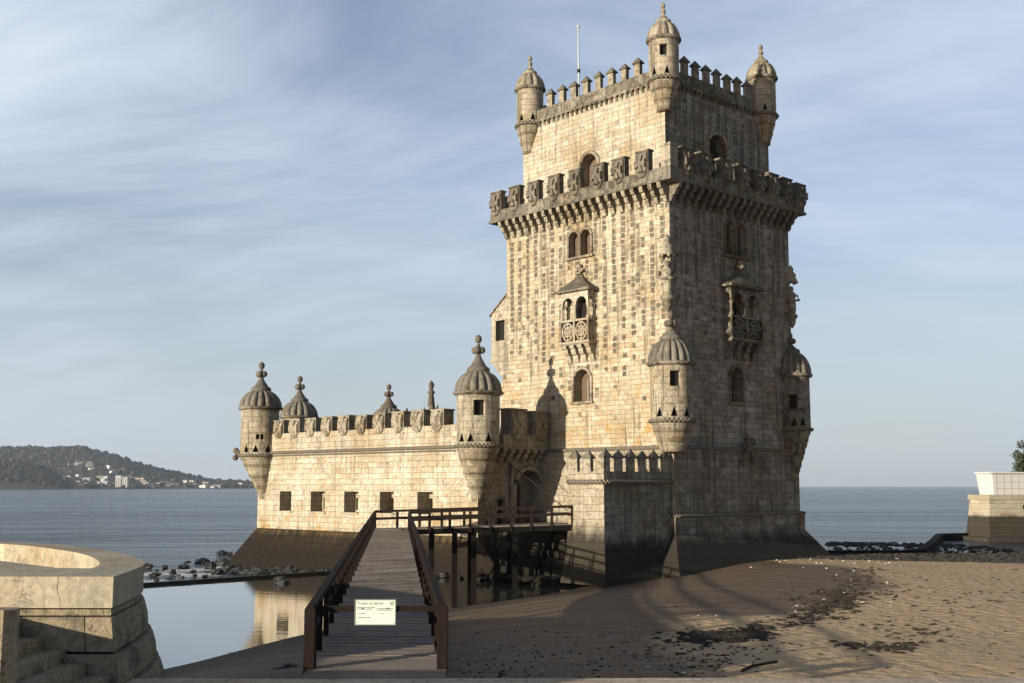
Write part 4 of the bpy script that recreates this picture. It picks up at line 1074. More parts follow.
# portal
w = arch_frame(FP, PD[0], PD[1], PD[2], PD[3], M['carved'], B, .2, .02, name='portal', sill=False)
mb = MB(); fr3 = lambda u, z, o=0.0: FP(u, z, o - 1.1)
panel(mb, fr3, PD[0], PD[1], 3.3, 7.0, [(PD[0] + .25, PD[0] + 1.75, 3.3, 6.3, True, .6)]); mb.build('inner_wall', M['portal'], w)
pane(fr3, PD[0] + .25, PD[0] + 1.75, 3.3, 6.3, True, -.56, M['void'], w, 'doorway')
pane(FP, *PN[:4], True, -.36, M['void'], arch_frame(FP, *PN[:4], M['portal'], B, .09, .01, name='niche', sill=False), 'recess')
for s in (PD[0] - .45, PD[1] + .2):
    p = FP(s, 0, .12); mb = MB(); mb.lathe(p[0], p[1], [(.16, 3.3), (.16, 3.6), (.09, 3.7), (.09, 7.2), (.17, 7.35), (.05, 7.9)], 10); mb.build('colonnette', M['portal'], w)
# drawbridge chains
mb = MB(); mb.tube([(2.9, -.1, 7.4), (3.4, -2.2, 5.9), (3.9, -4.4, 4.3)], .028, 5); mb.build('chain', M['chain'], B)
mb = MB(); mb.tube([(6.6, -.1, 7.4), (8.0, -3.1, 5.6), (9.1, -6.2, 3.8)], .03, 5); mb.build('chain', M['chain'], B)
# turrets
def B_ang(x, y, d=0):
    w = bw_(x, y); return ang_to_cam(BR_, w[0], w[1], d)
a = B_ang(0, 0)
turret(B, 0, 0, 1.42, 8.5, 11.9, 1.5, 2.35, steps(8.5, 4.9, 4, 1.02, .22), [(a + .05, .27, 10.45, 11.45)], [a - .85, a - .35, a + .5], M['turret'], lean=(.35, .35))
a = B_ang(0, 24.3)
turret(B, -.1, 24.5, 1.5, 8.3, 12.0, 1.5, 2.2, steps(8.3, 4.9, 4, 1.02, .2), [(a - .12, .09, 9.55, 9.95), (a + .12, .09, 9.55, 9.95)], [a - .75, a - .2, a + .45], M['turret'], lean=(.35, -.4))
turret(B, T2[0], T2[1], 1.5, 8.3, 12.0, 1.5, 2.2, steps(8.3, 5, 4, 1.02, .2)); turret(B, T3[0], T3[1], 1.5, 8.3, 12.0, 1.5, 2.2, steps(8.3, 5, 4, 1.02, .2)); turret(B, T4[0], T4[1], 1.5, 8.3, 12.0, 1.5, 2.2, steps(8.3, 5, 4, 1.02, .2))
# gothic pinnacles of the inner court
def pinnacle(x, y, z0, h, r, cluster):
    mb = MB(); mb.lathe(x, y, [(r, z0), (r, z0 + h * .45), (r * 1.15, z0 + h * .47), (r * .7, z0 + h * .5), (r * .35, z0 + h * .8), (r * .6, z0 + h * .83), (r * .25, z0 + h * .86), (r * .45, z0 + h * .94), (.02, z0 + h)], 8)
    if cluster:
        for k in range(5):
            q = k * 1.2566; px, py = x + r * 1.0 * math.cos(q), y + r * 1.0 * math.sin(q)
            mb.lathe(px, py, [(r * .28, z0), (r * .28, z0 + h * .5), (r * .36, z0 + h * .52), (.02, z0 + h * .62)], 6)
    mb.build('pinnacle', M['trim'], B)
x, y = bl((430.5 - 512) / 1162 * 92, 92); pinnacle(x, y, 8.7, 5.6, .55, True)
x, y = bl((437 - 512) / 1162 * 92, 92); pinnacle(x, y, 8.7, 3.7, .2, False)
x, y = bl((406 - 512) / 1162 * 92, 92); pinnacle(x, y, 8.7, 3.4, .25, False)
# small corbel figures / waterspout on the left turret
mb = MB(); p = Vector((-.1, 24.5)); mb.tube([(p.x - .8, p.y + 1.2, 8.5), (p.x - 1.0, p.y + 1.5, 8.6), (p.x - 1.1, p.y + 1.65, 8.2)], .22, 6); mb.ball((p.x - 1.1, p.y + 1.65, 8.7), .26, 8, 5); mb.ball((p.x - 1.1, p.y + 1.7, 8.15), .24, 8, 5); mb.build('gargoyle', M['trim'], B)

# masonry mound under the portal and between the bastion and the forework
rnd = random.Random(21)
def rock_mesh(mb, c, r, rnd, flat=.7, sub=2):
    bm = bmesh.new(); bmesh.ops.create_icosphere(bm, subdivisions=sub, radius=1)
    o = Vector((rnd.uniform(0, 99), rnd.uniform(0, 99), rnd.uniform(0, 99))); sx, sy, sz = rnd.uniform(.7, 1.3), rnd.uniform(.7, 1.3), flat * rnd.uniform(.7, 1.2)
    for v in bm.verts:
        k = 1 + .55 * mnoise.noise(v.co * 1.3 + o) + .30 * mnoise.noise(v.co * 2.9 + o)
        v.co = Vector((v.co.x * sx, v.co.y * sy, v.co.z * sz)) * k * r + Vector(c)
    for f in bm.faces: mb.poly([tuple(v.co) for v in f.verts])
    bm.free()
MW = empty('masonry_mound', (*tw(-2.8, 6.5), 0), TR, 'dark wet stepped stone mound under the footbridge end before the portal', 'stonework')
mb = MB()
for k, z in enumerate([i * .5 for i in range(7)]):
    e = (6 - k) * .42
    x0 = -2.4 - e * .8
    x = x0
    for yy0, yy1 in [(-3.2 + q * 1.05, -3.2 + (q + 1) * 1.05 - .03) for q in range(7)]:
        j = rnd.uniform(-.13, .13)
        mb.box(x0 + j + (.4 if yy0 < -2 else 0), 2.6, yy0, yy1, z - .4 if k == 0 else z, z + .47 + rnd.uniform(-.04, .0))
mb.build('stone_courses', M['rubble'], MW)
mb = MB()
for k in range(26): rock_mesh(mb, (rnd.uniform(-5.2, -3.9), rnd.uniform(-3.4, 4.5), rnd.uniform(-.1, .5)), rnd.uniform(.18, .42), rnd)
mb.build('fallen_stones', M['rubble'], MW)

# ------------------------------------------------------------------ FOOTBRIDGE
FBo = empty('footbridge', (-2.24, 19.4, 2.78), 0, 'brown wooden footbridge with plain railings leading from the landing to the tower portal', 'footbridge')
def bp(x, y, z): return (x + 2.24, y - 19.4, z - 2.78)
def deck_pts(t):          # first leg
    y = 19.4 + 50.6 * t; z = 2.78 + .50 * min(1, t)
    return (-3.42 + (-8.6 + 3.42) * t, y, z), (-1.06 + (-6.1 + 1.06) * t, y, z)
mb = MB(); n = 360; k = 0
rnd = random.Random(4)
for i in range(n):
    t0, t1 = i / n, (i + .90) / n
    a0, b0 = deck_pts(t0); a1, b1 = deck_pts(t1); dz = rnd.uniform(-.005, .005)
    P = [a0, b0, b1, a1]; up = [bp(p[0] + rnd.uniform(-.035, .035), p[1], p[2] + dz) for p in P]; dn = [(p[0], p[1], p[2] - .06) for p in up]
    uvv = [(0, i + .5)] * 4
    mb.poly(up, uvv); mb.poly(dn[::-1], uvv)
    for q in range(4): mb.poly([up[q], dn[q], dn[(q + 1) % 4], up[(q + 1) % 4]], uvv)
# second leg towards the portal
P0, P1 = Vector((-8.6, 70.1)), Vector((3.7, 69.6)); zA, zB = 3.29, 3.66; W2 = 2.7
n2 = 84
for i in range(n2):
    t0, t1 = i / n2, (i + .9) / n2
    a0 = P0.lerp(P1, t0); a1 = P0.lerp(P1, t1); z0 = zA + (zB - zA) * t0; z1 = zA + (zB - zA) * t1; s0 = -1.1 * t0; s1 = -1.1 * t1
    up = [bp(a0.x, a0.y + s0 * .0, z0), bp(a1.x, a1.y, z1), bp(a1.x, a1.y + W2, z1), bp(a0.x, a0.y + W2, z0)]; dn = [(p[0], p[1], p[2] - .06) for p in up]; uvv = [(0, 500.5 + i)] * 4
    mb.poly(up, uvv); mb.poly(dn[::-1], uvv)
    for q in range(4): mb.poly([up[q], dn[q], dn[(q + 1) % 4], up[(q + 1) % 4]], uvv)
# spur to the doorway
q0 = bw_(3.5, -.2); q1 = bw_(6.4, -.2)
A = [(-.2, 72.2), (3.7, 72.2), q1, q0]; 
mb.poly([bp(*A[0], 3.55), bp(*A[1], 3.64), bp(*A[2], 3.4), bp(*A[3], 3.4)], [(0, 700.5)] * 4); mb.poly([bp(*A[0], 3.45), bp(*A[3], 3.3), bp(*A[2], 3.3), bp(*A[1], 3.54)], [(0, 700.5)] * 4)
mb.build('deck', M['plank'], FBo)
mb = MB()
for s in (0, 1):
    for i in range(12):
        p = deck_pts(i / 12)[s]; p2 = deck_pts((i + 1) / 12)[s]; dx = .12 if s == 0 else -.12
        mb.bar(bp(p[0] + dx, p[1], p[2] - .2), bp(p2[0] + dx, p2[1], p2[2] - .2), .14, .26)
for yo in (.1, W2 - .1): mb.bar(bp(P0.x, P0.y + yo, zA - .22), bp(P1.x, P1.y + yo, zB - .22), .16, .32)
mb.build('beam', M['pile'], FBo)
# railings
def railing(pts, spacing, hgt=1.06, k_=1.0):
    """pts: polyline at deck level; posts become children of the rail"""
    P = [Vector(p) for p in pts]; up = Vector((0, 0, 1)); m_ = MB()
    for a, b in zip(P, P[1:]):
        m_.bar(a + up * (hgt - .02), b + up * (hgt - .02), .14 * k_, .09 * k_); m_.bar(a + up * hgt * .56, b + up * hgt * .56, .05 * k_, .10 * k_)
    o = m_.build('railing', M['rail'], FBo)
    pb = MB(); pb.box(-.05 * k_, .05 * k_, -.05 * k_, .05 * k_, -.3, hgt - .1); pr = None
    for a, b in zip(P, P[1:]):
        L = (b - a).length; k = max(1, round(L / spacing))
        for i in range(k + (1 if b is P[-1] else 0)):
            p = a.lerp(b, i / k)
            if pr is None: pr = pb.build('post', M['rail'], o, p)
            else:
                c = pr.copy(); COL.objects.link(c); c.parent = o; c.location = p
    return o
NS = .0205
a, b = deck_pts(NS)[0], deck_pts(1.0)[0]; eR = Vector((3.7, P1.y + W2, zB)); eF = Vector((3.7, P1.y, zB))
corner = deck_pts(1.0)
railing([bp(a[0] + .06, a[1], a[2]), bp(b[0] + .06, b[1] + W2 - .0, b[2])], 2.0)
railing([bp(b[0] + .06, b[1] + W2 - .0, b[2]), bp(-.2, P0.y + W2 - .2, 3.55)], 1.5, 1.06, 1.6)
a, b = deck_pts(NS)[1], deck_pts(1.0)[1]
railing([bp(a[0] - .06, a[1], a[2]), bp(b[0] - .06, b[1] - .1, b[2])], 2.0)
railing([bp(b[0] - .06, b[1] - .1, b[2]), bp(eF.x - .1, eF.y + .06, eF.z)], 1.25, 1.06, 1.6)
# stout gate posts at the near end
for s in (0, 1):
    p = deck_pts(NS - .001)[s]; d = .04 if s == 0 else -.04
    mb = MB(); mb.box(-.09, .09, -.13, .13, -.35, 1.0)
    mb.frust([(-.09, -.13), (.09, -.13), (.09, .13), (-.09, .13)], 1.0, [(-.05, -.08), (.05, -.08), (.05, .08), (-.05, .08)], 1.07, True)
    mb.build('gate_post', M['rail'], FBo, bp(p[0] + d, p[1], p[2]))
pa, pb_ = deck_pts(NS + .003)
mb = MB(); mb.bar(bp(pa[0] + .15, pa[1], pa[2] + .98), bp(pb_[0] - .15, pb_[1], pb_[2] + .98), .07, .10); mb.build('barrier_bar', M['rail'], FBo)
# piles
for (px, y, zt) in ((432, 70.3, 3.2), (455, 70.2, 3.2), (474, 70.1, 3.25), (497, 70.0, 3.3), (515, 70.0, 3.4), (470, 72.4, 3.2), (509, 72.3, 3.3)):
    x = (px - 512) / 1162 * y; mb = MB(); r = .16 if y < 71 else .13
    mb.box(-r, r, -r, r, -1.2 - 0, zt - .1); mb.build('pile', M['pile'], FBo, bp(x, y, 0))
for i in range(2, 12):
    for s in (0, 1):
        p = deck_pts(i / 12)[s]; d = .25 if s == 0 else -.25
        mb = MB(); mb.box(-.13, .13, -.13, .13, -4.0, -.25); mb.build('pile', M['pile'], FBo, bp(p[0] + d, p[1], p[2]))

# sign on the barrier
def text_mesh(txt, size, loc, mat, parent, name='lettering'):
    cu = bpy.data.curves.new(name, 'FONT'); cu.body = txt; cu.size = size; cu.extrude = .001
    o = bpy.data.objects.new(name, cu); COL.objects.link(o)
    dg = bpy.context.evaluated_depsgraph_get(); me = bpy.data.meshes.new_from_object(o.evaluated_get(dg))
    bpy.data.objects.remove(o); bpy.data.curves.remove(cu)
    me.materials.clear(); me.materials.append(mat)
    t = bpy.data.objects.new(name, me); COL.objects.link(t); t.parent = parent; t.location = loc; t.rotation_euler = (R(90), 0, 0)
    return t
sx = (377.5 - 512) / 1162 * pa[1]; sy = pa[1] - .07
SG = empty('notice_sign', (sx, sy, pa[2] + .72), 0, 'small off white notice board hanging on the bar across the footbridge', 'sign')
mb = MB(); mb.box(-.345, .345, 0, .02, 0, .41); mb.build('board', M['sign'], SG)
for xs_ in (-.22, .22):
    mb = MB(); mb.box(xs_ - .012, xs_ + .012, -.006, .11, .26, .285); mb.build('strap', M['chain'], SG)
for xs_ in (-.32, .32):
    for zs_ in (.025, .385):
        mb = MB(); mb.lathe(xs_, zs_, [(.009, -.001), (.009, .004), (.0, .005)], 8); o = mb.build('screw', M['chain'], SG); o.rotation_euler = (R(90), 0, 0)
mb = MB()
for x0, x1, z0, z1 in ((-.36, .36, -.015, 0), (-.36, .36, .41, .425), (-.36, -.345, 0, .41), (.345, .36, 0, .41)): mb.box(x0, x1, -.006, .024, z0, z1)
mb.build('edge', M['ink'], SG)
text_mesh('TORRE DE BELÉM', .058, (-.31, -.003, .335), M['ink'], SG)
rnd = random.Random(8)
for z, x0, x1 in ((.28, -.32, -.02), (.262, .02, .30), (.252, -.32, -.06), (.235, .02, .27), (.18, -.30, -.18), (.175, .08, .15), (.11, -.31, -.10)):
    mb = MB(); x = x0
    while x < x1:
        w = rnd.uniform(.02, .05); mb.box(x, min(x + w, x1) + .013, -.0035, -.0005, z, z + rnd.uniform(.010, .017)); x += w + .012
    mb.build('text_line', M['ink'], SG)
mb = MB(); mb.tube([(.285 + .026 * math.cos(q), -.003, .352 + .028 * math.sin(q)) for q in [i * .628 for i in range(10)]], .005, 4, True); mb.box(.28, .29, -.004, -.001, .337, .372); mb.build('symbol', M['ink'], SG)

# ------------------------------------------------------------------ near terrace, stairs, stair wall
def curve_pts():
    # outer edge of the coping, plan view: front corner, then round the back to the left
    K = [(-6.47, 19.05), (-6.68, 20.8), (-7.0, 22.3), (-7.78, 24.2), (-8.83, 26.1), (-10.15, 27.9), (-11.5, 29.5), (-13.8, 31.2), (-18, 32.5), (-26, 33)]
    out = []
    for i in range(len(K) - 1):
        p0 = K[max(0, i - 1)]; p1 = K[i]; p2 = K[i + 1]; p3 = K[min(len(K) - 1, i + 2)]
        for s in range(6):
            t = s / 6; out.append(tuple(.5 * ((2 * p1[c]) + (-p0[c] + p2[c]) * t + (2 * p0[c] - 5 * p1[c] + 4 * p2[c] - p3[c]) * t * t + (-p0[c] + 3 * p1[c] - 3 * p2[c] + p3[c]) * t ** 3) for c in (0, 1)))
    out.append(K[-1]); return out
ARCP = curve_pts()
def offset_open(P, d):
    out = []
    for i in range(len(P)):
        a = Vector(P[max(0, i - 1)]); b = Vector(P[min(len(P) - 1, i + 1)]); t = (b - a).normalized(); out.append((P[i][0] + t.y * d, P[i][1] - t.x * d))
    return out
TE = empty('curved_terrace', (-6.5, 19, 0), 0, 'pale stone terrace with a curved parapet on a rusticated base, at lower left', 'terrace')
def te(p): return (p[0] + 6.5, p[1] - 19)
def outline(d):
    o = offset_open(ARCP, d)               # d>0 outwards
    o[0] = (ARCP[0][0] + d * .9, ARCP[0][1] - d)
    return [te(p) for p in o] + [te((-26, 19.05 - d))]
ZT = 4.44
inner = offset_open(ARCP, -.80)
k0 = 7
rec = inner[k0:] + [(-26, 30), (-20, 29), (-15, 27), (-10.2, 23.2), (-8.2, 21.1)]
rec = [te(p) for p in rec]
def ring_poly(mb, outer, hole, z):
    bm = bmesh.new(); ov = [bm.verts.new((*p, z)) for p in outer]; hv = [bm.verts.new((*p, z)) for p in hole]
    es = [bm.edges.new((ov[i], ov[(i + 1) % len(ov)])) for i in range(len(ov))] + [bm.edges.new((hv[i], hv[(i + 1) % len(hv)])) for i in range(len(hv))]
    r = bmesh.ops.triangle_fill(bm, use_beauty=True, use_dissolve=False, edges=es)
    for f in bm.faces: mb.poly([tuple(v.co) for v in f.verts])
    bm.free()
mb = MB(); out0 = outline(0)
ring_poly(mb, out0, rec, ZT)
for i in range(len(out0) - 1):
    a, b = out0[i], out0[i + 1]; mb.poly([(*a, ZT), (*b, ZT), (*b, ZT - .50), (*a, ZT - .50)])
a, b = out0[-1], out0[0]; mb.poly([(*a, ZT), (*b, ZT), (*b, ZT - .5), (*a, ZT - .5)])
mb.build('coping', M['terrace'], TE)
mb = MB(); s_ = 0
for i in range(len(rec)):
    a, b = rec[i], rec[(i + 1) % len(rec)]; L = math.hypot(b[0] - a[0], b[1] - a[1])
    mb.poly([(*a, ZT), (*b, ZT), (*b, ZT - .62), (*a, ZT - .62)], [(s_, ZT), (s_ + L, ZT), (s_ + L, ZT - .62), (s_, ZT - .62)]); s_ += L
mb.build('inner_parapet', M['terrace'], TE)
mb = MB(); mb.poly([(*p, ZT - .60) for p in rec]); mb.build('terrace_floor', M['paving'], TE)
# thin course then three rusticated courses, each block its own bulging stone with open joints
mb = MB(); o1 = outline(-.03)
for i in range(len(o1)):
    a, b = o1[i], o1[(i + 1) % len(o1)]; mb.poly([(*a, ZT - .525), (*b, ZT - .525), (*b, ZT - .62), (*a, ZT - .62)])
mb.build('thin_course', M['rustic'], TE)
mb = MB(); o1 = outline(-.10); mb.prism(o1, -1, ZT - .5, cap0=False, cap1=False); mb.build('joint_core', M['void'], TE)
def blocks(zA, zB, d0, d1, length, shift, seed):
    """one course of blocks following the outline, set out by distance along it"""
    rnd = random.Random(seed); g = MB()
    o0, o1 = outline(d0), outline(d1); o0 = [o0[-1]] + o0[:-1]; o1 = [o1[-1]] + o1[:-1]      # start on the straight front, left end
    def samp(o, s):
        tot = 0
        for i in range(len(o) - 1):
            L = math.hypot(o[i + 1][0] - o[i][0], o[i + 1][1] - o[i][1])
            if s <= tot + L: f = (s - tot) / L; return (o[i][0] + (o[i + 1][0] - o[i][0]) * f, o[i][1] + (o[i + 1][1] - o[i][1]) * f)
            tot += L
        return o[-1]
    def length_of(o): return sum(math.hypot(o[i + 1][0] - o[i][0], o[i + 1][1] - o[i][1]) for i in range(len(o) - 1))
    front = math.hypot(o0[1][0] - o0[0][0], o0[1][1] - o0[0][1]); total = length_of(o0); f1 = math.hypot(o1[1][0] - o1[0][0], o1[1][1] - o1[0][1]); tot1 = length_of(o1)
    def mp(s): return s / front * f1 if s <= front else f1 + (s - front) / (total - front) * (tot1 - f1)
    cuts = []; s = front - shift
    while s > front - 9: cuts.append(s); s -= length * rnd.uniform(.85, 1.25)
    s = front; 
    while s < min(total, front + 16): cuts.append(s); s += length * rnd.uniform(.7, 1.1)
    cuts = sorted(set(cuts)); j = .008
    for a, b in zip(cuts, cuts[1:]):
        n = max(1, int((b - a) / .3)); ss = [a + j + (b - a - 2 * j) * i / n for i in range(n + 1)]; ins = .035
        rows = []
        for zi, (z, off) in enumerate([(zA - .015, -.12), (zA - .02, 0), (zA - .06, ins), (zA + (zB - zA) * .5, ins * 1.6), (zB + .06, ins), (zB + .02, 0), (zB + .015, -.12)]):
            t = (zA - z) / (zA - zB); row = []
            for i, s in enumerate(ss):
                p = Vector(samp(o0, s)).lerp(Vector(samp(o1, mp(s))), t)
                q = Vector(samp(o0, max(0, s - .05))); r_ = Vector(samp(o0, s + .05)); tg = (r_ - q).normalized(); nm = Vector((tg.y, -tg.x))
                if s < front - .051: nm = Vector((0, -1))
                ed = min(i, n - i); oo = off if ed else min(off, 0)
                oo += mnoise.noise((s * 3, z * 3, seed)) * .02
                row.append((p.x + nm.x * oo, p.y + nm.y * oo, z))
            rows.append(row)
        g.grid(rows, lambda i, k, a=a: (ss[min(k, n)] + a * 7, rows[i][0][2]), False)
        for e in (0, -1):
            g.poly([r_[e] for r_ in rows])
    return g.build('rusticated_course', M['rustic'], TE)
blocks(ZT - .63, ZT - 1.20, 0, .10, 1.3, .45, 1); blocks(ZT - 1.20, ZT - 1.72, .16, .26, 1.1, .9, 2); blocks(ZT - 1.72, ZT - 2.24, .32, .42, 1.2, .4, 3)
blocks(ZT - 2.24, ZT - 2.80, .46, .58, 1.1, .8, 4); blocks(ZT - 2.80, ZT - 3.40, .60, .72, 1.2, .5, 5); blocks(ZT - 3.40, ZT - 4.6, .74, .9, 1.2, .7, 6)

ST = empty('stone_stairs', (-6.1, 16.5, 2.72), 0, 'worn stone stairs going down beside the terrace front, at lower left', 'stairs')
treads = [(-6.36, 2.92), (-6.76, 3.11), (-7.15, 3.30), (-7.53, 3.49), (-7.91, 3.68), (-8.29, 3.87), (-8.67, 4.06)]
prev = -5.98
for x, z in treads:
    mb = MB(); mb.box(x - .02 + 6.1 if False else x + 6.1 - .40, prev + 6.1 + .0, 14.15 - 16.5, 18.95 - 16.5, -.1, z - 2.72 - .19); mb.build('step', M['rustic'], ST); prev = x
mb = MB()
SW = empty('stair_wall', (-5.75, 13.55, 2.62), 0, 'short grey stone parapet end beside the stairs at the left edge', 'wall')
mb = MB(); P = [(-5, 0), (-.08, 0), (-.02, .05), (0, .12), (0, .24), (-.02, .31), (-.08, .36), (-5, .36)]
P = [(x - .02, y) for x, y in P]; mb.prism(P, .85, 1.86); mb.build('parapet', M['rustic'], SW)
mb = MB(); P = [(-5, -.12), (.0, -.12), (.10, -.02), (.10, .38), (0, .48), (-5, .48)]; mb.prism(P, -.1, .83); mb.build('base', M['rustic'], SW)

# ------------------------------------------------------------------ weirs, boulders, right-hand quay
mb = MB()
W = [(-46, 45), (-22, 70.0), (-12.5, 80.0), (-7.5, 82.5)]
for a, b in zip(W, W[1:]): mb.bar((*a, -.25), (*b, -.25), .35, .82)
tag(mb.build('pool_weir', M['lichen_wall']), 'low dark weir wall holding back the still pool left of the footbridge', 'wall')
mb = MB()
W = [(56, 141), (50.5, 138), (44, 122), (36.7, 105), (34, 102.6), (24, 102)]
for a, b in zip(W, W[1:]): mb.bar((*a, -.45), (*b, -.45), .8, 1.5)
tag(mb.build('shore_weir', M['pile']), 'low black sea wall running from the right quay to the beach', 'wall')

rnd = random.Random(33)
rproto = []
for i in range(6):
    mb = MB(); rock_mesh(mb, (0, 0, 0), 1, rnd, .75, 3); rproto.append(mb)
rmesh = []
def boulder(px, py, r, label, group, z=-.35, sq=1.0):
    D = (H - z) * 1162 / (py - 486); x = (px - 512) / 1162 * D; k = rnd.randrange(6)
    if len(rmesh) <= k or rmesh[k] is None:
        while len(rmesh) <= k: rmesh.append(None)
        o = rproto[k].build('boulder', M['rock']); rmesh[k] = o
    else: o = rmesh[k].copy(); COL.objects.link(o)
    o.location = (x, D, z - r * .05); o.scale = (r * 1.25, r, r * .8 * sq); o.rotation_euler = (0, 0, rnd.uniform(0, 6))
    tag(o, label, 'rock', group)
for px, py, r in ((150, 565, .8), (158, 573, .7), (168, 566, .6), (176, 571, .75), (186, 566, .8), (196, 570, .5), (205, 560, 1.3), (213, 566, 1.4), (220, 571, 1.2), (226, 562, 1.5), (233, 568, 1.4), (241, 570, 1.3), (247, 566, 1.3), (254, 571, 1.1), (198, 574, .4), (186, 576, .35), (172, 577, .4), (160, 579, .35), (208, 575, .5), (190, 561, .5), (224, 552, .8), (232, 553, .7), (160, 569, .4), (182, 574, .3)):
    boulder(px, py, r * .42, 'wet black boulder in the shallows between the terrace and the bastion foot', 'boulders in the shallows left of the bastion')
for i in range(26):
    t = rnd.random(); px = 256 + 86 * t; boulder(px, 572 - 2 * t + rnd.uniform(-2, 2.5), rnd.uniform(.25, .6), 'dark boulder in the row along the sloping foot of the bastion', 'boulders along the bastion foot')
boulder(284, 580.5, .42, 'lone black rock standing in the pool with its reflection', None, 0.05, 1.3)
boulder(294, 668, .38, 'dark rock on the wet sand left of the footbridge near end', None, 1.0)
boulder(456, 668, .40, 'dark rock on the sand right of the footbridge near end', None, 1.3)
for px, py, r in ((470, 575, .5), (459, 577, .45), (463, 572, .6), (482, 574, .5), (445, 576, .5), (494, 572, .6)): boulder(px, py, r, 'dark stone at the water edge under the footbridge', 'stones under the footbridge', .0)

# quay on the right
QX, QY = (989 - 512) / 1162 * 136, 136
QR = R(10)
Q = empty('stone_quay', (QX, QY, 0), QR, 'stone block quay with a dark tide line at the right edge of the water', 'quay')
def sq(a, w, d): return [(-a, -a), (w + a, -a), (w + a, d + a), (-a, d + a)]
mb = MB(); mb.frust(sq(.65, 26, 4.0), -1.5, sq(.06, 26, 4.0), 4.3); mb.build('wall', M['quay'], Q)
mb = MB(); mb.prism(sq(.22, 26, 4.0), 4.3, 4.86); mb.build('coping', M['terrace'], Q)
mb = MB(); mb.prism(sq(1.4, 26, 4.0), -1.5, .0); mb.build('footing', M['quay'], Q)
mb = MB(); mb.box(4.1, 5.0, -.30, .2, 2.9 + .3, 3.6 + .1); mb.build('drain', M['void'], Q)
WW = empty('white_wall', (QX, QY, 4.86), QR, 'white panelled parapet wall standing on the right quay', 'wall')
mb = MB(); Pq = [(.9, .5), (27, .5), (27, 3.6), (1.0, 3.6)]; mb.frust(Pq, .02, [(.75, .4), (27, .4), (27, 3.7), (.7, 3.7)], 2.5, True); mb.build('panel_wall', M['white'], WW)
mb = MB()
for k in range(14): 
    x = 1.3 + k * .95; mb.bar((x, .49, .02), (x, .39, 2.5), .03, .02, (0, 1, 0))
for z in (.75, 1.5): mb.bar((1.1,   .49 - .1 * z / 2.5 - .005, z), (20, .49 - .1 * z / 2.5 - .005, z), .02, .03)
mb.build('panel_joint', M['ink'], WW)
mb = MB(); mb.prism([(.45, .15), (27, .15), (27, 3.85), (.55, 3.85)], 2.5, 2.68); mb.build('cap', M['white'], WW)

# tree behind the white wall
tx, ty = (1031 - 512) / 1162 * 146, 146
TRE = empty('tree', (tx, ty, 4.86), 0, 'dark green tree behind the white wall at the right edge', 'tree'); TRE.scale = (1.15, 1.15, 1.18)
rnd = random.Random(9); mb = MB()
mb.tube([(0, 0, -1), (.1, 0, 1.2), (-.1, .1, 3.0), (0, 0, 4.6)], lambda t: .28 - .18 * t, 8)
for k in range(9):
    a = k * .7; mb.tube([(0, 0, 1.6 + k * .25), (1.0 * math.cos(a), 1.0 * math.sin(a), 2.4 + k * .28), (2.0 * math.cos(a), 2.0 * math.sin(a), 3.0 + k * .3)], lambda t: .11 - .08 * t, 6)
mb.build('trunk', M['bark'], TRE)
mb = MB(); cl = []
for k in range(46):
    a = rnd.uniform(0, 6.283); rr = rnd.uniform(0, 2.5); z = rnd.uniform(1.5, 5.3); lim = 2.8 * math.sin(max(.05, min(1, (z - .9) / 4.9)) * math.pi) ** .6
    rr = min(rr, lim); cl.append((rr * math.cos(a), rr * math.sin(a), z, rnd.uniform(.45, .85)))
for (x, y, z, r) in cl:
    for i in range(150):
        d = Vector((rnd.gauss(0, 1), rnd.gauss(0, 1), rnd.gauss(0, 1))).normalized() * r * rnd.uniform(.5, 1.08)
        c = Vector((x, y, z)) + d; u = Vector((rnd.gauss(0, 1), rnd.gauss(0, 1), rnd.gauss(0, 1))).normalized(); v = u.orthogonal().normalized(); s = rnd.uniform(.08, .16)
        mb.poly([c + u * s, c + v * s * .6, c - u * s, c - v * s * .6], [(0, 0)] * 4)
mb.build('crown', M['leaf'], TRE, weld=False)

# ------------------------------------------------------------------ shore litter
rnd = random.Random(50)
def lump(mb, x, y, z, r, flat):
    a0 = rnd.uniform(0, 6.28); n = 6; e = rnd.uniform(1.0, 2.2)
    R_ = [(r * e * rnd.uniform(.6, 1.2) * math.cos(a0 + 6.283 * k / n), r * rnd.uniform(.5, 1.1) * math.sin(a0 + 6.283 * k / n)) for k in range(n)]
    lo = [(x + p[0], y + p[1], z - .02) for p in R_]; hi = [(x + p[0] * .6, y + p[1] * .6, z + r * flat * rnd.uniform(.6, 1.2)) for p in R_]
    for k in range(n): mb.poly([lo[k], lo[(k + 1) % n], hi[(k + 1) % n], hi[k]], [(0, 0)] * 4)
    mb.poly(hi, [(0, 0)] * n)
def ground(px, py):
    z = 1.2
    for _ in range(6):
        D = (H - z) * 1162 / (py - 486); x = (px - 512) / 1162 * D; z = sand_z(x, D)
    return x, D, z
def lerp_path(path, t):
    s = t * (len(path) - 1); i = min(int(s), len(path) - 2); f = s - i
    return path[i][0] + (path[i + 1][0] - path[i][0]) * f, path[i][1] + (path[i + 1][1] - path[i][1]) * f
weed = MB()
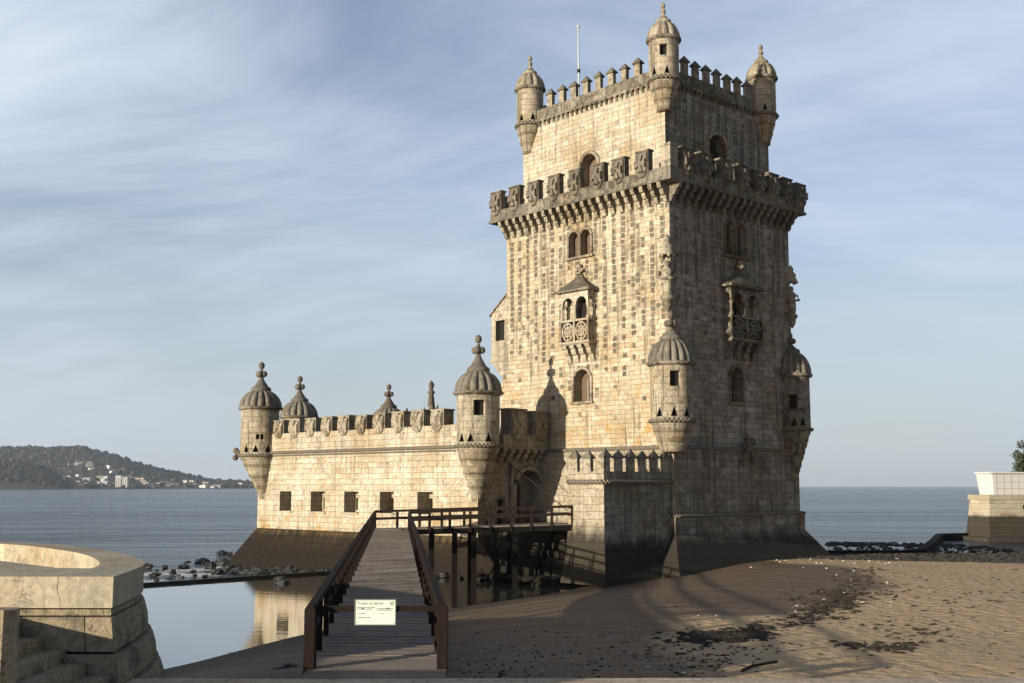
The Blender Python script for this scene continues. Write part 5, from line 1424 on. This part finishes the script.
for path, cnt, sx_, sy_, r0, r1 in (([(868, 565), (852, 575), (846, 588), (838, 600), (815, 613), (785, 620), (752, 628), (715, 634), (670, 638)], 430, 13, 3.2, .03, .12),
                           ([(840, 588), (835, 600), (812, 612)], 170, 14, 4, .04, .14), ([(835, 640), (860, 644), (890, 645), (915, 640)], 110, 9, 1.8, .04, .13),
                           ([(790, 596), (850, 592), (900, 583)], 120, 14, 5, .04, .12), ([(690, 633), (725, 632), (750, 634)], 200, 12, 2.5, .05, .16),
                           ([(870, 622), (930, 628)], 60, 18, 8, .03, .10), ([(660, 655), (760, 640)], 160, 25, 9, .02, .07), ([(960, 600), (1015, 576)], 50, 30, 8, .03, .10)):
    for i in range(cnt):
        px, py = lerp_path(path, rnd.random()); px += rnd.gauss(0, sx_); py += rnd.gauss(0, sy_)
        if py < 556: continue
        x, y, z = ground(px, py); lump(weed, x, y, z, rnd.uniform(r0, r1), .5)
for i in range(420):
    px, py = rnd.uniform(455, 720), 683 - 55 * rnd.random() ** 1.6; x, y, z = ground(px, py); lump(weed, x, y, z, rnd.uniform(.012, .05), .6)
for i in range(160):
    px, py = rnd.uniform(640, 1024), rnd.uniform(562, 675); x, y, z = ground(px, py); lump(weed, x, y, z, rnd.uniform(.015, .06), .6)
tag(weed.build('seaweed', M['weed'], weld=False), 'dry dark seaweed and litter along the tide line on the beach', 'seaweed', kind='stuff')
peb = MB()
for i in range(3800):
    px = rnd.uniform(735, 1030); f = rnd.random(); lo = 547 + (px - 800) * .020; py = lo + 11 * f ** 1.1
    if px < 825: py = max(py, 553 + (825 - px) * .05)
    x, y, z = ground(px, py); lump(peb, x, y, max(z, -.02), rnd.uniform(.06, .26) * (1 - .4 * f), .8)
tag(peb.build('pebbles', M['pebble'], weld=False), 'dark pebbles and stones between the beach and the water', 'pebbles', kind='stuff')
shl = MB()
for i in range(210):
    if rnd.random() < .6: px, py = rnd.uniform(740, 1024), 553 + rnd.gauss(4, 3)
    elif rnd.random() < .5: px, py = rnd.gauss(850, 30), rnd.gauss(590, 14)
    else: px, py = rnd.uniform(460, 720), rnd.uniform(610, 675)
    if py < 552: continue
    x, y, z = ground(px, py); lump(shl, x, y, z, rnd.uniform(.03, .10) * (1 if py < 575 else .5), .7)
tag(shl.build('shells', M['shell'], weld=False), 'pale shells and bleached stones scattered on the beach', 'shells', kind='stuff')
mb = MB(); pts = [(737, 667), (748, 662), (760, 660), (772, 658)]
P = [];
for p in pts: x, y, z = ground(*p); P.append((x, y, z + .03))
x0 = Vector(P[0]); mb.tube([Vector(p) - x0 for p in P], .035, 6); mb.tube([Vector(P[1]) - x0, Vector(P[1]) - x0 + Vector((.1, .35, .05))], .02, 5)
tag(mb.build('driftwood_stick', M['weed'], None, x0), 'thin dark driftwood stick lying on the sand near the kerb', 'stick')
